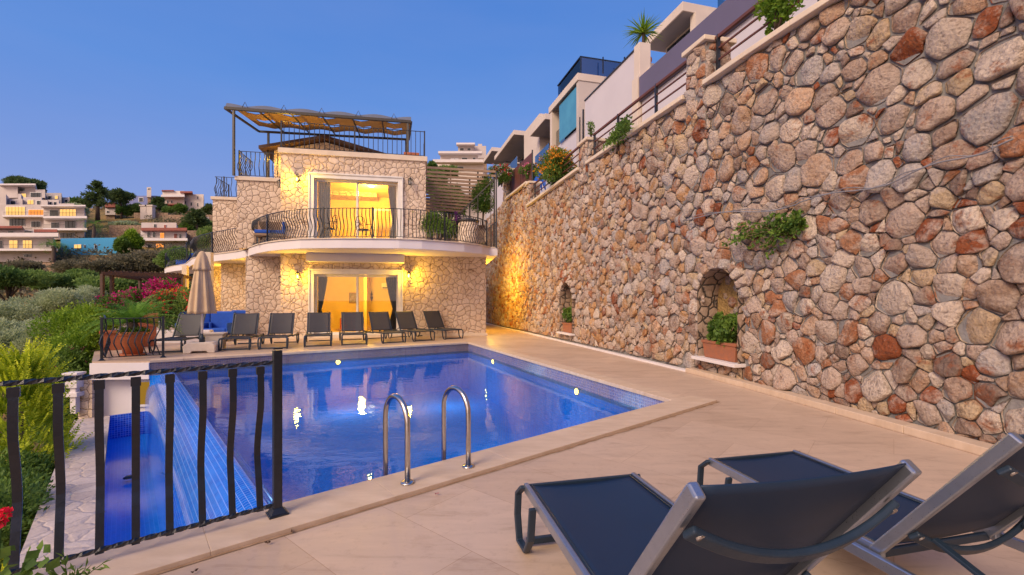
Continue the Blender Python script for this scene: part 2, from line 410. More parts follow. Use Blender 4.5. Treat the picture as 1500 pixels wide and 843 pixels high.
# ---------------------------------------------------------------- foliage
def rvec(R):
    while True:
        v = Vector((R.uniform(-1, 1), R.uniform(-1, 1), R.uniform(-1, 1)))
        if .05 < v.length < 1: return v.normalized()
def leaf(mb, p, d, L, W, R, tint, mi=0, bend=.25):
    side = d.cross(rvec(R))
    if side.length < .01: return
    side.normalize(); nn = d.cross(side)
    a = p; b = p + d * L * .5 + side * W / 2 + nn * L * bend * .3; c = p + d * L; e = p + d * L * .5 - side * W / 2 + nn * L * bend * .3
    mb.add([a, b, c, e], [(0, 1, 2), (0, 2, 3)], mi, col=tint)
def blobs(R, c, rad, n, spread=.62, br=.42, flat=1.0):
    out = []
    for i in range(n):
        v = rvec(R) * (R.random() ** .5) * spread
        out.append((Vector((c[0] + v.x * rad[0], c[1] + v.y * rad[1], c[2] + v.z * rad[2])), Vector(rad) * br * R.uniform(.65, 1.25), R.uniform(-.28, .28)))
    return out
def crown(mb, R, bl, n, L, W, up=.25, mi=0, base=.45, droop=0):
    tot = sum(b[1].x * b[1].z for b in bl)
    for c, r, tn in bl:
        k = int(n * r.x * r.z / tot)
        for _ in range(k):
            u = rvec(R); q = R.uniform(.55, 1.06); nz = 1 + .25 * noise.noise((c + u * 2) * 1.7)
            p = Vector((c.x + u.x * r.x * q * nz, c.y + u.y * r.y * q * nz, c.z + u.z * r.z * q * nz))
            d = (u * .8 + rvec(R) * .8 + Vector((0, 0, up - droop))).normalized()
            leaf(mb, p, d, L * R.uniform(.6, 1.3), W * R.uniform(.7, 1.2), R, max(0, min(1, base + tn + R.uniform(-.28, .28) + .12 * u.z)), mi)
def tree(name, label, cat, x, y, z0, h, rad, leafmat_, n, L, W, seed, group=None, trunk=.35, nb=9, cz=None, br=.36, spread=.66, tr=None, accents=None, up=.25, base=.45):
    """a trunk with limbs and a crown; rad = crown radii"""
    R = random.Random(seed); t_ = thing(name, label, cat, (x, y, z0), group)
    cz = cz if cz is not None else z0 + h - rad[2] * .95
    bl = blobs(R, (x, y, cz), rad, nb, spread, br)
    bl.append((Vector((x, y, cz)), Vector(rad) * .55, 0))
    tr = tr or max(.04, h * .028); mb = MB()
    top = Vector((x + R.uniform(-.1, .1) * rad[0], y, cz - rad[2] * .15))
    b0 = Vector((x, y, z0 - .3)); mid = b0.lerp(top, .5) + Vector((R.uniform(-.06, .06) * h, R.uniform(-.06, .06) * h, 0))
    mb.tube([b0, mid, top], [tr * 1.4, tr, tr * .6], 7)
    for c, r, tn in bl[:6]:
        s_ = mid.lerp(top, R.uniform(.1, .9)); mb.tube([s_, s_.lerp(c, .5) + Vector((0, 0, .05 * h)), c], [tr * .5, tr * .35, tr * .15], 5)
    mb.build('trunk', 'bark', t_)
    cb = MB(); crown(cb, R, bl, n, L, W, up, base=base); cb.build('crown', leafmat_, t_)
    if accents:
        for nm, m_, cnt, sz in accents:
            ab = MB()
            for _ in range(cnt):
                c, r, tn = R.choice(bl[:-1]); u = rvec(R); u.y = -abs(u.y) if R.random() < .6 else u.y
                p = Vector((c.x + u.x * r.x * 1.03, c.y + u.y * r.y * 1.03, c.z + u.z * r.z * 1.03))
                for _k in range(5): leaf(ab, p + rvec(R) * sz * .8, (u + rvec(R)).normalized(), sz, sz * .8, R, R.random())
            ab.build(nm, m_, t_)
    return t_
# ================================================================ setting: terrain, deck, pool
HT = [(-400, -6), (-50, -6), (0, -4.5), (12, -4.5), (25, -4.2), (40, -1.5), (52, 1.6), (62, 4.2), (70, 7.2), (82, 11.0), (92, 13.6), (105, 18.6), (120, 24.0), (135, 28.0), (150, 30.5), (180, 33), (260, 25), (500, 4), (900, -8)]
def hgt(x, y):
    for (a, b), (c, d) in zip(HT, HT[1:]):
        if a <= y <= c: h = lerp(b, d, (y - a) / (c - a)); break
    else: h = -8
    h += sm((x + 40) / 60) * max(0, min(y, 150) - 45) * .16
    h -= sm((-x - 150) / 300) * 20 * sm((y - 40) / 60)
    k = sm((y - 30) / 40)
    h += k * (noise.noise(Vector((x * .03, y * .03, 2))) * 2.0 + noise.noise(Vector((x * .11, y * .11, 7))) * .7)
    return h
xs = sorted(set([-900, -600, -400, -300, -240] + [-200 + 3 * i for i in range(110)] + [150, 200, 300, 500, 900]))
ys = sorted(set([-400, -200, -100, -50, -20] + [3 * i for i in range(0, 80)] + [260, 300, 360, 430, 500, 700, 900]))
mb = MB(); mb.grid([[(x, y, hgt(x, y)) for x in xs] for y in ys], smooth=True)
struct(mb.build('hillside', 'hill', origin=(0, 0, 0)))
mb = MB(); mb.grid([[(x, y, -9) for x in (-6000, 0, 6000)] for y in (-6000, 0, 6000)]); struct(mb.build('ground', 'farground', origin=(0, 0, 0)))

# retaining wall plan: (base x, y), (top x, y)
WB = [(5.75, -3.6, 6.2, -3.6), (4.9, 1.0, 5.4, 1.0), (4.36, 4.4, 4.9, 4.4), (3.95, 7.0, 4.03, 7.0), (3.59, 8.81, 3.55, 8.81), (2.25, 13.8, 2.17, 13.7), (.70, 19.5, .68, 19.5), (-.35, 23.0, -.33, 22.9), (-1.6, 28.0, -1.6, 28.0)]
SEG = [0]
for a, b in zip(WB, WB[1:]): SEG.append(SEG[-1] + math.hypot(b[0] - a[0], b[1] - a[1]))
WL = SEG[-1]; ZT = 5.38
def wseg(u):
    u = max(0, min(WL - 1e-6, u))
    for i in range(len(SEG) - 1):
        if SEG[i] <= u <= SEG[i + 1]: return i, (u - SEG[i]) / (SEG[i + 1] - SEG[i])
def wpt(u, z, off=0):
    """point on the wall face; off > 0 towards the pool"""
    i, t_ = wseg(u); a, b = WB[i], WB[i + 1]
    bx, by = lerp(a[0], b[0], t_), lerp(a[1], b[1], t_); tx, ty = lerp(a[2], b[2], t_), lerp(a[3], b[3], t_)
    k = z / ZT; d = Vector((b[0] - a[0], b[1] - a[1], 0)).normalized()
    # smooth the normal across the kinks
    j = min(i + 1, len(WB) - 2) if t_ > .5 else max(i - 1, 0); c, e = WB[j], WB[j + 1]
    d2 = Vector((e[0] - c[0], e[1] - c[1], 0)).normalized(); d = (d * (1 - abs(t_ - .5)) + d2 * abs(t_ - .5)).normalized()
    n = Vector((-d.y, d.x, 0))
    return Vector((lerp(bx, tx, k), lerp(by, ty, k), z)) + n * off, n, d
def uofY(Y):
    for i in range(len(WB) - 1):
        if WB[i][1] <= Y <= WB[i + 1][1]: return lerp(SEG[i], SEG[i + 1], (Y - WB[i][1]) / (WB[i + 1][1] - WB[i][1]))
    return 0 if Y < 0 else WL

# pool corners (inner edge of the coping)
P1, P2, P5 = V(-1.445, 15.06, 0), V(2.265, 6.27, 0), V(-8.35, 10.49, 0)
W0 = V(-1.50, 3.11, 0); EA = V(-.65, .76, 0).normalized(); EN = V(-.76, -.65, 0).normalized()
def nearline(x): return 6.27 + .8446 * (x - 2.265)
P4x = V(-5.2, nearline(-5.2), 0)
RC = V(-9.6, 10.4, 0)
wallpoly = [(WB[i][0] + .06, WB[i][1]) for i in range(len(WB))]
deck_poly = [(P4x.x, P4x.y), (-5.2, -4), (5.9, -4)] + wallpoly + [(-1.6, 31), (-24, 31), (-19.5, 21.5), (-12.8, 14.0), (RC.x, RC.y), (P5.x, P5.y), (P1.x, P1.y), (P2.x, P2.y)]
mb = MB(); mb.prism(deck_poly, -.34, 0); struct(mb.build('pool_deck', 'deck', origin=(0, 0, 0)))
# white render face below the far terrace edge, 4 cm proud, and lower wall under it
nf = V(0, -1, 0)
def strip(name, a, b, z0, z1, th, mat, out, kind=True, bev=.0):
    a, b = Vector(a), Vector(b); d = (b - a).normalized(); n = Vector(out) * th; m_ = MB()
    m_.hexa([(a.x, a.y, z0), (b.x, b.y, z0), (b.x + n.x, b.y + n.y, z0), (a.x + n.x, a.y + n.y, z0), (a.x, a.y, z1), (b.x, b.y, z1), (b.x + n.x, b.y + n.y, z1), (a.x + n.x, a.y + n.y, z1)])
    return m_

# raised coping along the near edge, the far edges plainer
def coping_strip(a, b, w, h, out):
    a, b, n = Vector(a), Vector(b), Vector(out).normalized(); m_ = []
    return [(a.x, a.y), (b.x, b.y), (b.x + n.x * w, b.y + n.y * w), (a.x + n.x * w, a.y + n.y * w)]
nn = V(.6453, -.7640, 0)
mb = MB(); Ls = (P2 - P4x).length; nst = 9
dd = (P2 - P4x).normalized()
for k in range(nst):
    a = P4x + dd * (Ls * k / nst + .0004) + nn * -.03; b = P4x + dd * (Ls * (k + 1) / nst - .0004) + nn * -.03
    if k == nst - 1: b = P2 + dd * .42 + nn * -.03
    mb.prism(coping_strip(a, b, .40, 0, nn), -.05, .028)
struct(mb.build('pool_coping', 'coping', bevel=.0025, origin=(0, 0, 0)))
# brown grime in the groove along the outer side of the coping
mb = MB(); R0_ = random.Random(2); q0 = []; q1 = []
g0, g1 = P4x + nn * .372, P2 + dd * .44 + nn * .372
for i in range(120):
    p = g0.lerp(g1, i / 119); q0.append((p.x, p.y, .004)); w_ = .022 + .03 * max(0, noise.noise(Vector((i * .13, 3, 0)))) + (.02 if i > 80 else 0) * R0_.random(); p2 = p + nn * w_; q1.append((p2.x, p2.y, .004))
mb.grid([q0, q1][::-1]); struct(mb.build('coping_grime', simple('grime', (.22, .13, .07), (.40, .27, .18), 9, .9, .3, 60), origin=(0, 0, 0)))
mb = MB(); nR = V(.9214, .3889, 0); nFf = V(-.552, .834, 0)
dF = (P1 - P5).normalized(); nF = V(-dF.y, dF.x, 0)
for a, b, n_ in ((P2, P1, nR), (P1, P5, nF)):
    L_ = (b - a).length; k_ = int(L_ / .6); d_ = (b - a).normalized()
    for k in range(k_):
        s0 = a + d_ * (L_ * k / k_ + .003) - n_ * .02; s1 = a + d_ * (L_ * (k + 1) / k_ - .003) - n_ * .02
        mb.prism(coping_strip(s0, s1, .30, 0, n_), -.045, .014)
struct(mb.build('far_coping', 'coping', bevel=.006, origin=(0, 0, 0)))

# pool shell
PD = -1.5; WZ = -.27
def vwall(m_, a, b, z0, z1, mi=0, flip=False):
    a, b = Vector(a), Vector(b); L_ = (b - a).length
    q = [(a.x, a.y, z0), (b.x, b.y, z0), (b.x, b.y, z1), (a.x, a.y, z1)]; u = [(0, z0), (L_, z0), (L_, z1), (0, z1)]
    if flip: q = q[::-1]; u = u[::-1]
    m_.add(q, [(0, 1, 2, 3)], mi, [u])
Wf = W0 + EA * 10.05
P2i = P2
N0 = V(W0.x, W0.y, 0)
mb = MB()
band = -.30
for a, b in ((P5, P1), (P1, P2)):
    vwall(mb, a, b, band, -.02, 1, True); vwall(mb, a, b, PD, band, 0, True)
P4t = V(-2.9, nearline(-2.9), 0)
vwall(mb, P2, P4x, band, -.02, 1, True); vwall(mb, P2, P4x, PD, band, 0, True)
# floor
fl = [P5, P1, P2, P4x, P4x + EA * 3]
flo = [(P5.x, P5.y), (P1.x, P1.y), (P2.x, P2.y), (N0.x + .0, nearline(N0.x))]
inn = W0 - EN * .12; inf_ = Wf - EN * .12
fp = [P5 + V(.3, 0.2, 0), P1, P2, V(W0.x - .3, nearline(W0.x - .3), 0)]
q = [(p.x, p.y, PD) for p in fp]; mb.add(q, [(3, 2, 1, 0)], 0, [[(p.x, p.y) for p in fp][::-1]])
# overflow edge: sloping mosaic hump, swept from inner pool face over the crest to the basin floor
prof = [(-.14, PD), (-.14, -.50), (-.12, -.32), (-.06, -.275), (0, -.268), (.10, -.285), (.20, -.335), (.30, -.43), (.39, -.56), (.455, -.72), (.48, -.90), (.50, -1.72)]
ln = [0]
for a, b in zip(prof, prof[1:]): ln.append(ln[-1] + math.hypot(b[0] - a[0], b[1] - a[1]))
NS = 26; Pg = []; Ug = []
for i in range(NS):
    s_ = lerp(-.9, 10.35, i / (NS - 1)); row = []; ur = []
    for (o_, z_), l_ in zip(prof, ln):
        p = W0 + EA * s_ + EN * o_; row.append((p.x, p.y, z_)); ur.append((s_, l_))
    Pg.append(row); Ug.append(ur)
mb.grid(Pg, 2, Ug, smooth=True)
struct(mb.build('pool', ['mosaic', 'mosaicb', 'mosaics'], origin=(0, 0, 0)))
# catch basin floor and its walls
mb = MB(); BZ = -1.72
o1 = 1.10
A_, B_ = W0 + EA * -1.5 + EN * .45, W0 + EA * 10.4 + EN * .45; C_, D_ = W0 + EA * 10.4 + EN * o1, W0 + EA * -1.5 + EN * o1
mb.add([(p.x, p.y, BZ) for p in (A_, B_, C_, D_)], [(0, 1, 2, 3)], 0, [[(0, 0), (11.9, 0), (11.9, .65), (0, .65)]])
vwall(mb, D_, C_, BZ, -1.2, 0); vwall(mb, W0 + EA * 10.3 + EN * .3, W0 + EA * 10.3 + EN * 1.12, BZ, -1.19, 1, True)
struct(mb.build('overflow_basin', ['mosaict', 'mosaicb'], origin=(0, 0, 0)))
# shallow water in the basin
q = [W0 + EA * -1.4 + EN * .505, W0 + EA * 10.29 + EN * .505, W0 + EA * 10.29 + EN * 1.095, W0 + EA * -1.4 + EN * 1.095]

for k, (s_, lab) in enumerate(((1.9, 'near'), (6.9, 'far'))):
    mb = MB(); p = W0 + EA * s_ + EN * .8; mb.lathe([(.0, .03), (.05, .03), (.08, .012), (.085, 0)], (p.x, p.y, -1.655), 14)
    tag(mb.build('basin_drain', 'iron'), 'small round drain cover in the blue overflow basin, %s one' % ('nearer the camera' if k == 0 else 'farther from the camera'), 'drain', 'drains in the overflow basin')
# water surface
wp = [P5 + V(.02, -.02, 0), P1, P2, V(W0.x - .15, nearline(W0.x - .15) + .0, 0)]
wp = [W0 + EA * 9.97 - EN * .0, P1, P2, V(W0.x + .02, nearline(W0.x + .02), 0)]
mb = MB(); mb.add([(p.x, p.y, WZ) for p in wp], [(0, 1, 2, 3)] if geometry.normal([Vector((p.x, p.y, WZ)) for p in wp]).z > 0 else [(3, 2, 1, 0)]); struct(mb.build('water', 'water', origin=(0, 0, 0)))
# flagstone walkway on the basin's outer wall
mb = MB(); a, b = W0 + EA * -2.2, W0 + EA * 10.3
def fo(s_, o_): p = W0 + EA * s_ + EN * o_; return (p.x, p.y)
mb.prism([fo(-2.6, 1.1), fo(10.33, 1.1), fo(10.33, 1.68), fo(-2.6, 1.68)], -1.29, -1.2, 0)
mb.prism([fo(-2.6, 1.13), fo(10.33, 1.13), fo(10.33, 1.62), fo(-2.6, 1.62)], -5, -1.293, 1)
struct(mb.build('path', ['flag', 'stone_villa'], origin=(0, 0, 0), bevel=.0))
# wall below the far terrace, with small lit window
t_ = thing('terrace_wall', 'white wall below the far terrace edge with small yellow window', 'wall', (-9, 10.7, -4))
mb = MB(); dl = (P5 - RC).normalized(); ol = V(dl.y, -dl.x, 0)
def tp(s_, o_): p = RC + dl * s_ + ol * o_; return p
LL = (P5 - RC).length
mb.prism([tuple(tp(0, -.02))[:2], tuple(tp(LL, -.02))[:2], tuple(tp(LL, .03))[:2], tuple(tp(-.03, .03))[:2]], -.42, -.04)
mb.build('fascia', 'white', t_, .004)
mb = MB(); mb.prism([tuple(tp(-.3, -.5))[:2], tuple(tp(LL + .4, -.5))[:2], tuple(tp(LL + .4, -.25))[:2], tuple(tp(-.3, -.25))[:2]], -5, -.345); mb.build('wall', 'white', t_)
mb = MB(); mb.prism([tuple(tp(-.28, -.3))[:2], tuple(tp(.02, -.3))[:2], tuple(tp(.02, .02))[:2], tuple(tp(-.28, .02))[:2]], -5, -.345); mb.build('stone_pier', 'stone_villa', t_)
mb = MB()
for s0, s1, z0, z1 in ((.78, 1.16, -.52, -.47), (.78, 1.16, -1.1, -1.05), (.78, .83, -1.05, -.52), (1.11, 1.16, -1.05, -.52)):
    mb.prism([tuple(tp(s0, -.25))[:2], tuple(tp(s1, -.25))[:2], tuple(tp(s1, -.2))[:2], tuple(tp(s0, -.2))[:2]], z0, z1)
wf = mb.build('window', 'frame', t_)
mb = MB(); mb.prism([tuple(tp(.83, -.249))[:2], tuple(tp(1.11, -.249))[:2], tuple(tp(1.11, -.235))[:2], tuple(tp(.83, -.235))[:2]], -1.05, -.52)
mb.build('pane', emit('small_lit_pane', (.8, .42, .05), .3), wf)
# side wall under the terrace's left edge
mb = MB(); mb.prism([(RC.x, RC.y + .3), (-12.8, 14.2), (-19.5, 21.7), (-19.2, 21.9), (-12.5, 14.4), (RC.x + .3, RC.y + .5)], -6, -.345); mb.build('side_wall', 'stone_villa', t_)
# boxy white fitting on its corner
p = tp(-.28, .12); mb = MB(); mb.box((p.x, p.y, -.42), (.26, .2, .3), .1); mb.box((p.x, p.y, -.25), (.32, .26, .05), .1); mb.box((p.x + .02, p.y, -.85), (.12, .12, .6), .1); mb.box((p.x, p.y, -.72), (.28, .22, .1), .1)
tag(mb.build('meter_box', 'white', bevel=.01), 'white boxed wall fitting on the corner below the far terrace', 'utility box')

# underwater lamps
def lamp(p, n, label):
    t_ = thing('pool_lamp', label, 'pool light', p, 'round lamps set in the pool walls'); n = Vector(n).normalized()
    mb = MB(); mb.tube([p - n * .01, p + n * .02], .075, 18); mb.build('ring', 'steel', t_)
    mb = MB(); mb.tube([p + n * .02, p + n * .032], .058, 18); mb.build('lens', 'poollamp', t_); light('pool_fill_light', p + n * 1.3 + V(0, 0, -.35), 20, (1, .85, .95), .25, t_)  # point light added out in the water, off the lens, to brighten the pool
nRi, nFi = -nR, -nF
def onseg(a, b, px):
    k = (px - 750) / F; # x = k y
    t_ = (k * a.y - a.x) / ((b.x - a.x) - k * (b.y - a.y)); return a.lerp(b, t_)
for (a, b, px, n_, lb) in ((P5, P1, 495, nFi, 'lit pool lamp in the far pool wall before the loungers'), (P1, P2, 723, nRi, 'lit pool lamp in the right pool wall near the far corner'), (P1, P2, 846, nRi, 'lit pool lamp halfway along the right pool wall')):
    p = onseg(a, b, px); lamp(V(p.x, p.y, -.34), n_, lb)

# ================================================================ retaining wall
niches = [(uofY(8.12), .34, .55, 1.42, .55, 'near'), (uofY(15.15), .32, .55, 1.42, .55, 'far')]   # u, z0, half width, straight top, arch radius
def in_niche(u, z, g=0):
    for nu, z0, hw, zs, r, _ in niches:
        if abs(u - nu) < hw + g and z0 - g < z < zs: return True
        if z >= zs and ((u - nu) / (hw + g)) ** 2 + ((z - zs) / (r + g)) ** 2 < 1: return True
    return False
def ztop(u): return ZT if u < uofY(19.55) else 6.38
cn = wpt(uofY(10), 0)[0]
rw = thing('retaining_wall', 'tall rubble stone retaining wall with two arched niches along the deck', 'wall', (4.5, 6, 0))
R = random.Random(11)
pts = []; cand = []
def band_(u, z):
    # upper courses bigger and wider set, lower mixed
    near = sm((uofY(14) - u) / 8)
    return lerp(.125, .165 if z > 3.35 - .035 * u else .132, near)
arr = np.zeros((9000, 3)); na = 0
for ph, (mul, tries) in enumerate(((1.28, 2500), (1.0, 9000), (.66, 12000), (.42, 22000))):
    for _ in range(tries):
        u, z = R.uniform(.0, WL), R.uniform(-.1, 6.5)
        if z > ztop(u) + .05: continue
        r = band_(u, z) * mul * R.uniform(.8, 1.2)
        if ph == 0 and R.random() < .55: continue
        d2 = (arr[:na, 0] - u) ** 2 + (arr[:na, 1] - z) ** 2
        if na and np.any(d2 < ((arr[:na, 2] + r) * .76) ** 2): continue
        arr[na] = (u, z, r); na += 1
pts = arr[:na]
PAL = [((.55, .43, .38), 24), ((.68, .58, .52), 22), ((.44, .32, .27), 10), ((.56, .38, .28), 10), ((.50, .46, .47), 16), ((.44, .20, .11), 7), ((.33, .095, .04), 7), ((.60, .46, .32), 9), ((.32, .23, .20), 8)]
pal = [c for c, w in PAL for _ in range(w)]
sb = MB()
def clip(poly, nx, ny, d):
    out = []; n = len(poly)
    for i in range(n):
        a, b = poly[i], poly[(i + 1) % n]; da = a[0] * nx + a[1] * ny - d; db = b[0] * nx + b[1] * ny - d
        if da <= 0: out.append(a)
        if (da < 0 < db) or (db < 0 < da):
            q_ = da / (da - db); out.append((a[0] + (b[0] - a[0]) * q_, a[1] + (b[1] - a[1]) * q_))
    return out
def rock(m_, u, z, poly, r, col, face, hh, R, seed):
    # chaikin rounding
    for _ in range(2):
        q_ = []
        for i in range(len(poly)):
            a, b = poly[i], poly[(i + 1) % len(poly)]
            w_ = .11 if len(poly) < 12 else .25; q_.append((a[0] * (1 - w_) + b[0] * w_, a[1] * (1 - w_) + b[1] * w_)); q_.append((a[0] * w_ + b[0] * (1 - w_), a[1] * w_ + b[1] * (1 - w_)))
        poly = q_
    if len(poly) > 26: poly = poly[::2] if len(poly) > 40 else poly
    n = len(poly); cx = sum(p[0] for p in poly) / n; cy = sum(p[1] for p in poly) / n
    tx, ty = R.uniform(-.28, .28), R.uniform(-.28, .28)
    vs = []; rings = ((1.0, -.06), (1.0, .50), (.94, .86), (.74, .98), (.38, 1.0))
    # chiselled planes
    pl = [(math.cos(a), math.sin(a), R.uniform(.2, .6), R.uniform(.15, .6)) for a in (R.uniform(0, 6.28) for _ in range(3))]
    for k, zz in rings:
        for (px, py) in poly:
            x, y = cx + (px - cx) * k, cy + (py - cy) * k
            h = hh * zz
            if zz > .3:
                h += ((x - cx) * tx + (y - cy) * ty)
                for (a, b, d0, sl) in pl:
                    e = ((x - cx) * a + (y - cy) * b) - d0 * r
                    if e > 0: h -= e * sl
                h += hh * .45 * noise.noise(Vector((x * 5 + seed, y * 5, seed * .37))) + hh * .30 * noise.noise(Vector((x * 12, y * 12, seed)))
            wob = .02 * noise.noise(Vector((x * 9, y * 9, seed + 3)))
            vs.append(face(x + wob, y + wob, max(h, -.05)))
    vs.append(face(cx, cy, hh * (1.02 + .2 * noise.noise(Vector((cx * 5, cy * 5, seed))))))
    fs = []
    for q_ in range(len(rings) - 1):
        for i in range(n):
            j = (i + 1) % n; fs.append((q_ * n + i, q_ * n + j, (q_ + 1) * n + j, (q_ + 1) * n + i))
    b_ = (len(rings) - 1) * n
    for i in range(n): fs.append((b_ + i, b_ + (i + 1) % n, b_ + n))
    m_.add(vs, fs, 0, col=col, smooth=True)
def wface(x, y, h): return wpt(x, y, h)[0]
for i in range(na):
    u, z, r = pts[i]
    if u < SEG[1] - 2.6 or in_niche(u, z, -.02): continue
    S_ = max(.6, r * 3); poly = [(u - S_, z - S_), (u + S_, z - S_), (u + S_, z + S_), (u - S_, z + S_)]
    near = sm((uofY(14) - u) / 8)
    gap = lerp(.006, .013 if z > 3.35 - .035 * u else .005, near)
    dx = pts[:, 0] - u; dz = pts[:, 1] - z; d2 = dx * dx + dz * dz
    for j in np.nonzero((d2 < 1.3) & (d2 > 1e-9))[0]:
        L_ = math.sqrt(d2[j]); w = (d2[j] + r * r - pts[j, 2] ** 2) / (2 * L_)
        nx, ny = dx[j] / L_, dz[j] / L_
        poly = clip(poly, nx, ny, u * nx + z * ny + w - gap)
        if len(poly) < 3: break
    if len(poly) < 3: continue
    poly = clip(poly, 0, 1, ztop(u) - .02); poly = clip(poly, 0, -1, -.07)
    ut = uofY(19.55)
    if u < ut: poly = clip(poly, 1, 0, ut - .02) if z > ZT else poly
    for nu, z0, hw, zs, rr, _ in niches:
        if z < zs and z > z0 - .1:
            if u < nu - hw + .0 and u > nu - hw - 1: poly = clip(poly, 1, 0, nu - hw)
            elif u > nu + hw and u < nu + hw + 1: poly = clip(poly, -1, 0, -(nu + hw))
        if z <= z0 + .05 and abs(u - nu) < hw + .1: poly = clip(poly, 0, 1, z0 - .06)
        if z >= zs and math.hypot(u - nu, z - zs) < 1.2:
            L_ = math.hypot(u - nu, z - zs); nx, ny = (u - nu) / L_, (z - zs) / L_
            poly = clip(poly, -nx, -ny, -(nu * nx + zs * ny + rr))
    if len(poly) < 3: continue
    ar = abs(sum(poly[k][0] * poly[(k + 1) % len(poly)][1] - poly[(k + 1) % len(poly)][0] * poly[k][1] for k in range(len(poly)))) / 2
    if ar < .004: continue
    re = math.sqrt(ar / PI); c = R.choice(pal); v_ = R.uniform(.82, 1.15)
    far = 1 - near
    if R.random() < .28 * far: c = (.52, .30, .15)
    c = tuple(x * v_ for x in c)
    rock(sb, u, z, poly, re, c, wface, min(.052, re * .32) * R.uniform(.5, 1.35), R, i * 1.37)
sb.build('stonework', 'rubble', rw)
# mortar bed with the niche openings left out
mb = MB(); NU = int(WL / .12); rows = []
us_ = [WL * i / NU for i in range(NU + 1)]; zs_ = [-.1 + .12 * j for j in range(55)]
idx = {}
def vtx(i, j):
    if (i, j) not in idx:
        z = min(zs_[j], ztop((us_[i] + us_[max(i - 1, 0)]) / 2) - .0); p = wpt(us_[i], z, -.022 + .012 * noise.noise(Vector((us_[i] * 3, z * 3, 0))))[0]
        idx[(i, j)] = len(mb.v); mb.v.append(tuple(p))
    return idx[(i, j)]
for i in range(NU):
    for j in range(54):
        um, zm = (us_[i] + us_[i + 1]) / 2, (zs_[j] + zs_[j + 1]) / 2
        if zm > ztop(um) + .06 or in_niche(um, zm, .05): continue
        mb.f.append([vtx(i, j), vtx(i, j + 1), vtx(i + 1, j + 1), vtx(i + 1, j)]); mb.mi.append(0); mb.uv.append(None); mb.col.append(None); mb.sm.append(True)
mb.build('mortar', 'mortar', rw)
# copings, running with the wall top
def wall_band(m_, u0, u1, z0, z1, o0, o1, step=.5, mi=0, lean=False):
    n_ = max(1, int((u1 - u0) / step)); prev = None
    for i in range(n_):
        a, b = lerp(u0, u1, i / n_), lerp(u0, u1, (i + 1) / n_); gap = .002
        q_ = [wpt(a + gap, z0, o0)[0], wpt(b - gap, z0, o0)[0], wpt(b - gap, z0, o1)[0], wpt(a + gap, z0, o1)[0]]
        for s_ in q_: s_.z = z0
        r_ = [wpt(a + gap, z1, o0)[0], wpt(b - gap, z1, o0)[0], wpt(b - gap, z1, o1)[0], wpt(a + gap, z1, o1)[0]] if lean else q_
        m_.hexa([tuple(x) for x in q_] + [(x.x, x.y, z1) for x in r_], mi)
uP1, uP2, uP3, uE = uofY(8.75), uofY(13.75), uofY(19.4), uofY(22.7)
mb = MB()
for a, b, z in ((.2, uP1 - .3, ZT), (uP1 + .3, uP2 - .3, ZT), (uP2 + .3, uP3, ZT), (uP3, uE, 6.38)):
    wall_band(mb, a, b, z, z + .09, -.42, .13, .9)
mb.build('coping', 'cream', rw, .01)
# skirting of travertine and a thin white strip further on
mb = MB(); wall_band(mb, .2, uofY(8.9), 0.0, .085, .0, .20, .8); mb.build('skirting', 'coping', rw, .008)
mb = MB(); wall_band(mb, uofY(8.9), uofY(27.5), 0.0, .035, .06, .2, .7); mb.build('floor_strip', 'white', rw, .004)
# niche recesses
for nu, z0, hw, zs, rr, lb in niches:
    mb = MB(); prof_ = [(-hw, z0)] + [(-hw, lerp(z0, zs, k / 4)) for k in range(1, 5)] + [(-hw * math.cos(a), zs + rr * math.sin(a)) for a in [PI * k / 12 for k in range(1, 12)]] + [(hw, lerp(zs, z0, k / 4)) for k in range(0, 5)]
    P_ = []
    for k, dpt in enumerate((.10, .0, -.15, -.3, -.42)):
        row = []
        for (x, z) in prof_:
            p = wpt(nu + x, z, dpt + .03 * noise.noise(Vector((x * 7, z * 7, nu))))[0]
            row.append(p + Vector((0, 0, .03 * noise.noise(Vector((x * 5, z * 5, dpt * 6 + 3))))))
        P_.append(row)
    mb.grid(P_, 0)
    bk = [wpt(nu + x, z, -.42)[0] for x, z in prof_]; mb.add(bk, [tuple(range(len(bk)))])
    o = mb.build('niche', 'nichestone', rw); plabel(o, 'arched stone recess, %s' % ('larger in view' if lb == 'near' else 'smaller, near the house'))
    # voussoir rocks round the arch
    ab = MB()
    nvs = 11
    for k in range(nvs):
        a0, a1 = PI * k / nvs, PI * (k + 1) / nvs; r0, r1 = rr + .005, rr + R.uniform(.14, .24)
        po = [(nu - r0 * math.cos(a0 + .03), zs + r0 * math.sin(a0 + .03)), (nu - r0 * math.cos(a1 - .03), zs + r0 * math.sin(a1 - .03)), (nu - r1 * math.cos(a1 - .03), zs + r1 * math.sin(a1 - .03)), (nu - r1 * math.cos(a0 + .03), zs + r1 * math.sin(a0 + .03))]
        c = R.choice(pal); rock(ab, nu, zs, po, .12, c, lambda x, y, h: wpt(x, y, h + .03)[0], .09, R, k * 3.1 + nu)
    # rough stones inside the back
    for k in range(26):
        x, z = R.uniform(-hw + .12, hw - .12), R.uniform(z0 + .1, zs + rr * .7); r_ = R.uniform(.08, .15)
        po = [(nu + x + r_ * R.uniform(.8, 1.1) * math.cos(a), z + r_ * R.uniform(.8, 1.1) * math.sin(a)) for a in [2 * PI * q / 6 for q in range(6)]]
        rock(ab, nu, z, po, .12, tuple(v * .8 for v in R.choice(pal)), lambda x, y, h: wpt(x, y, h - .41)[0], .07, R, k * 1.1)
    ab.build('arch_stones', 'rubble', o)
    mb = MB(); wall_band(mb, nu - hw - .06, nu + hw + .06, z0 - .055, z0, -.40, .20, 3); mb.build('sill', 'white', rw, .006)
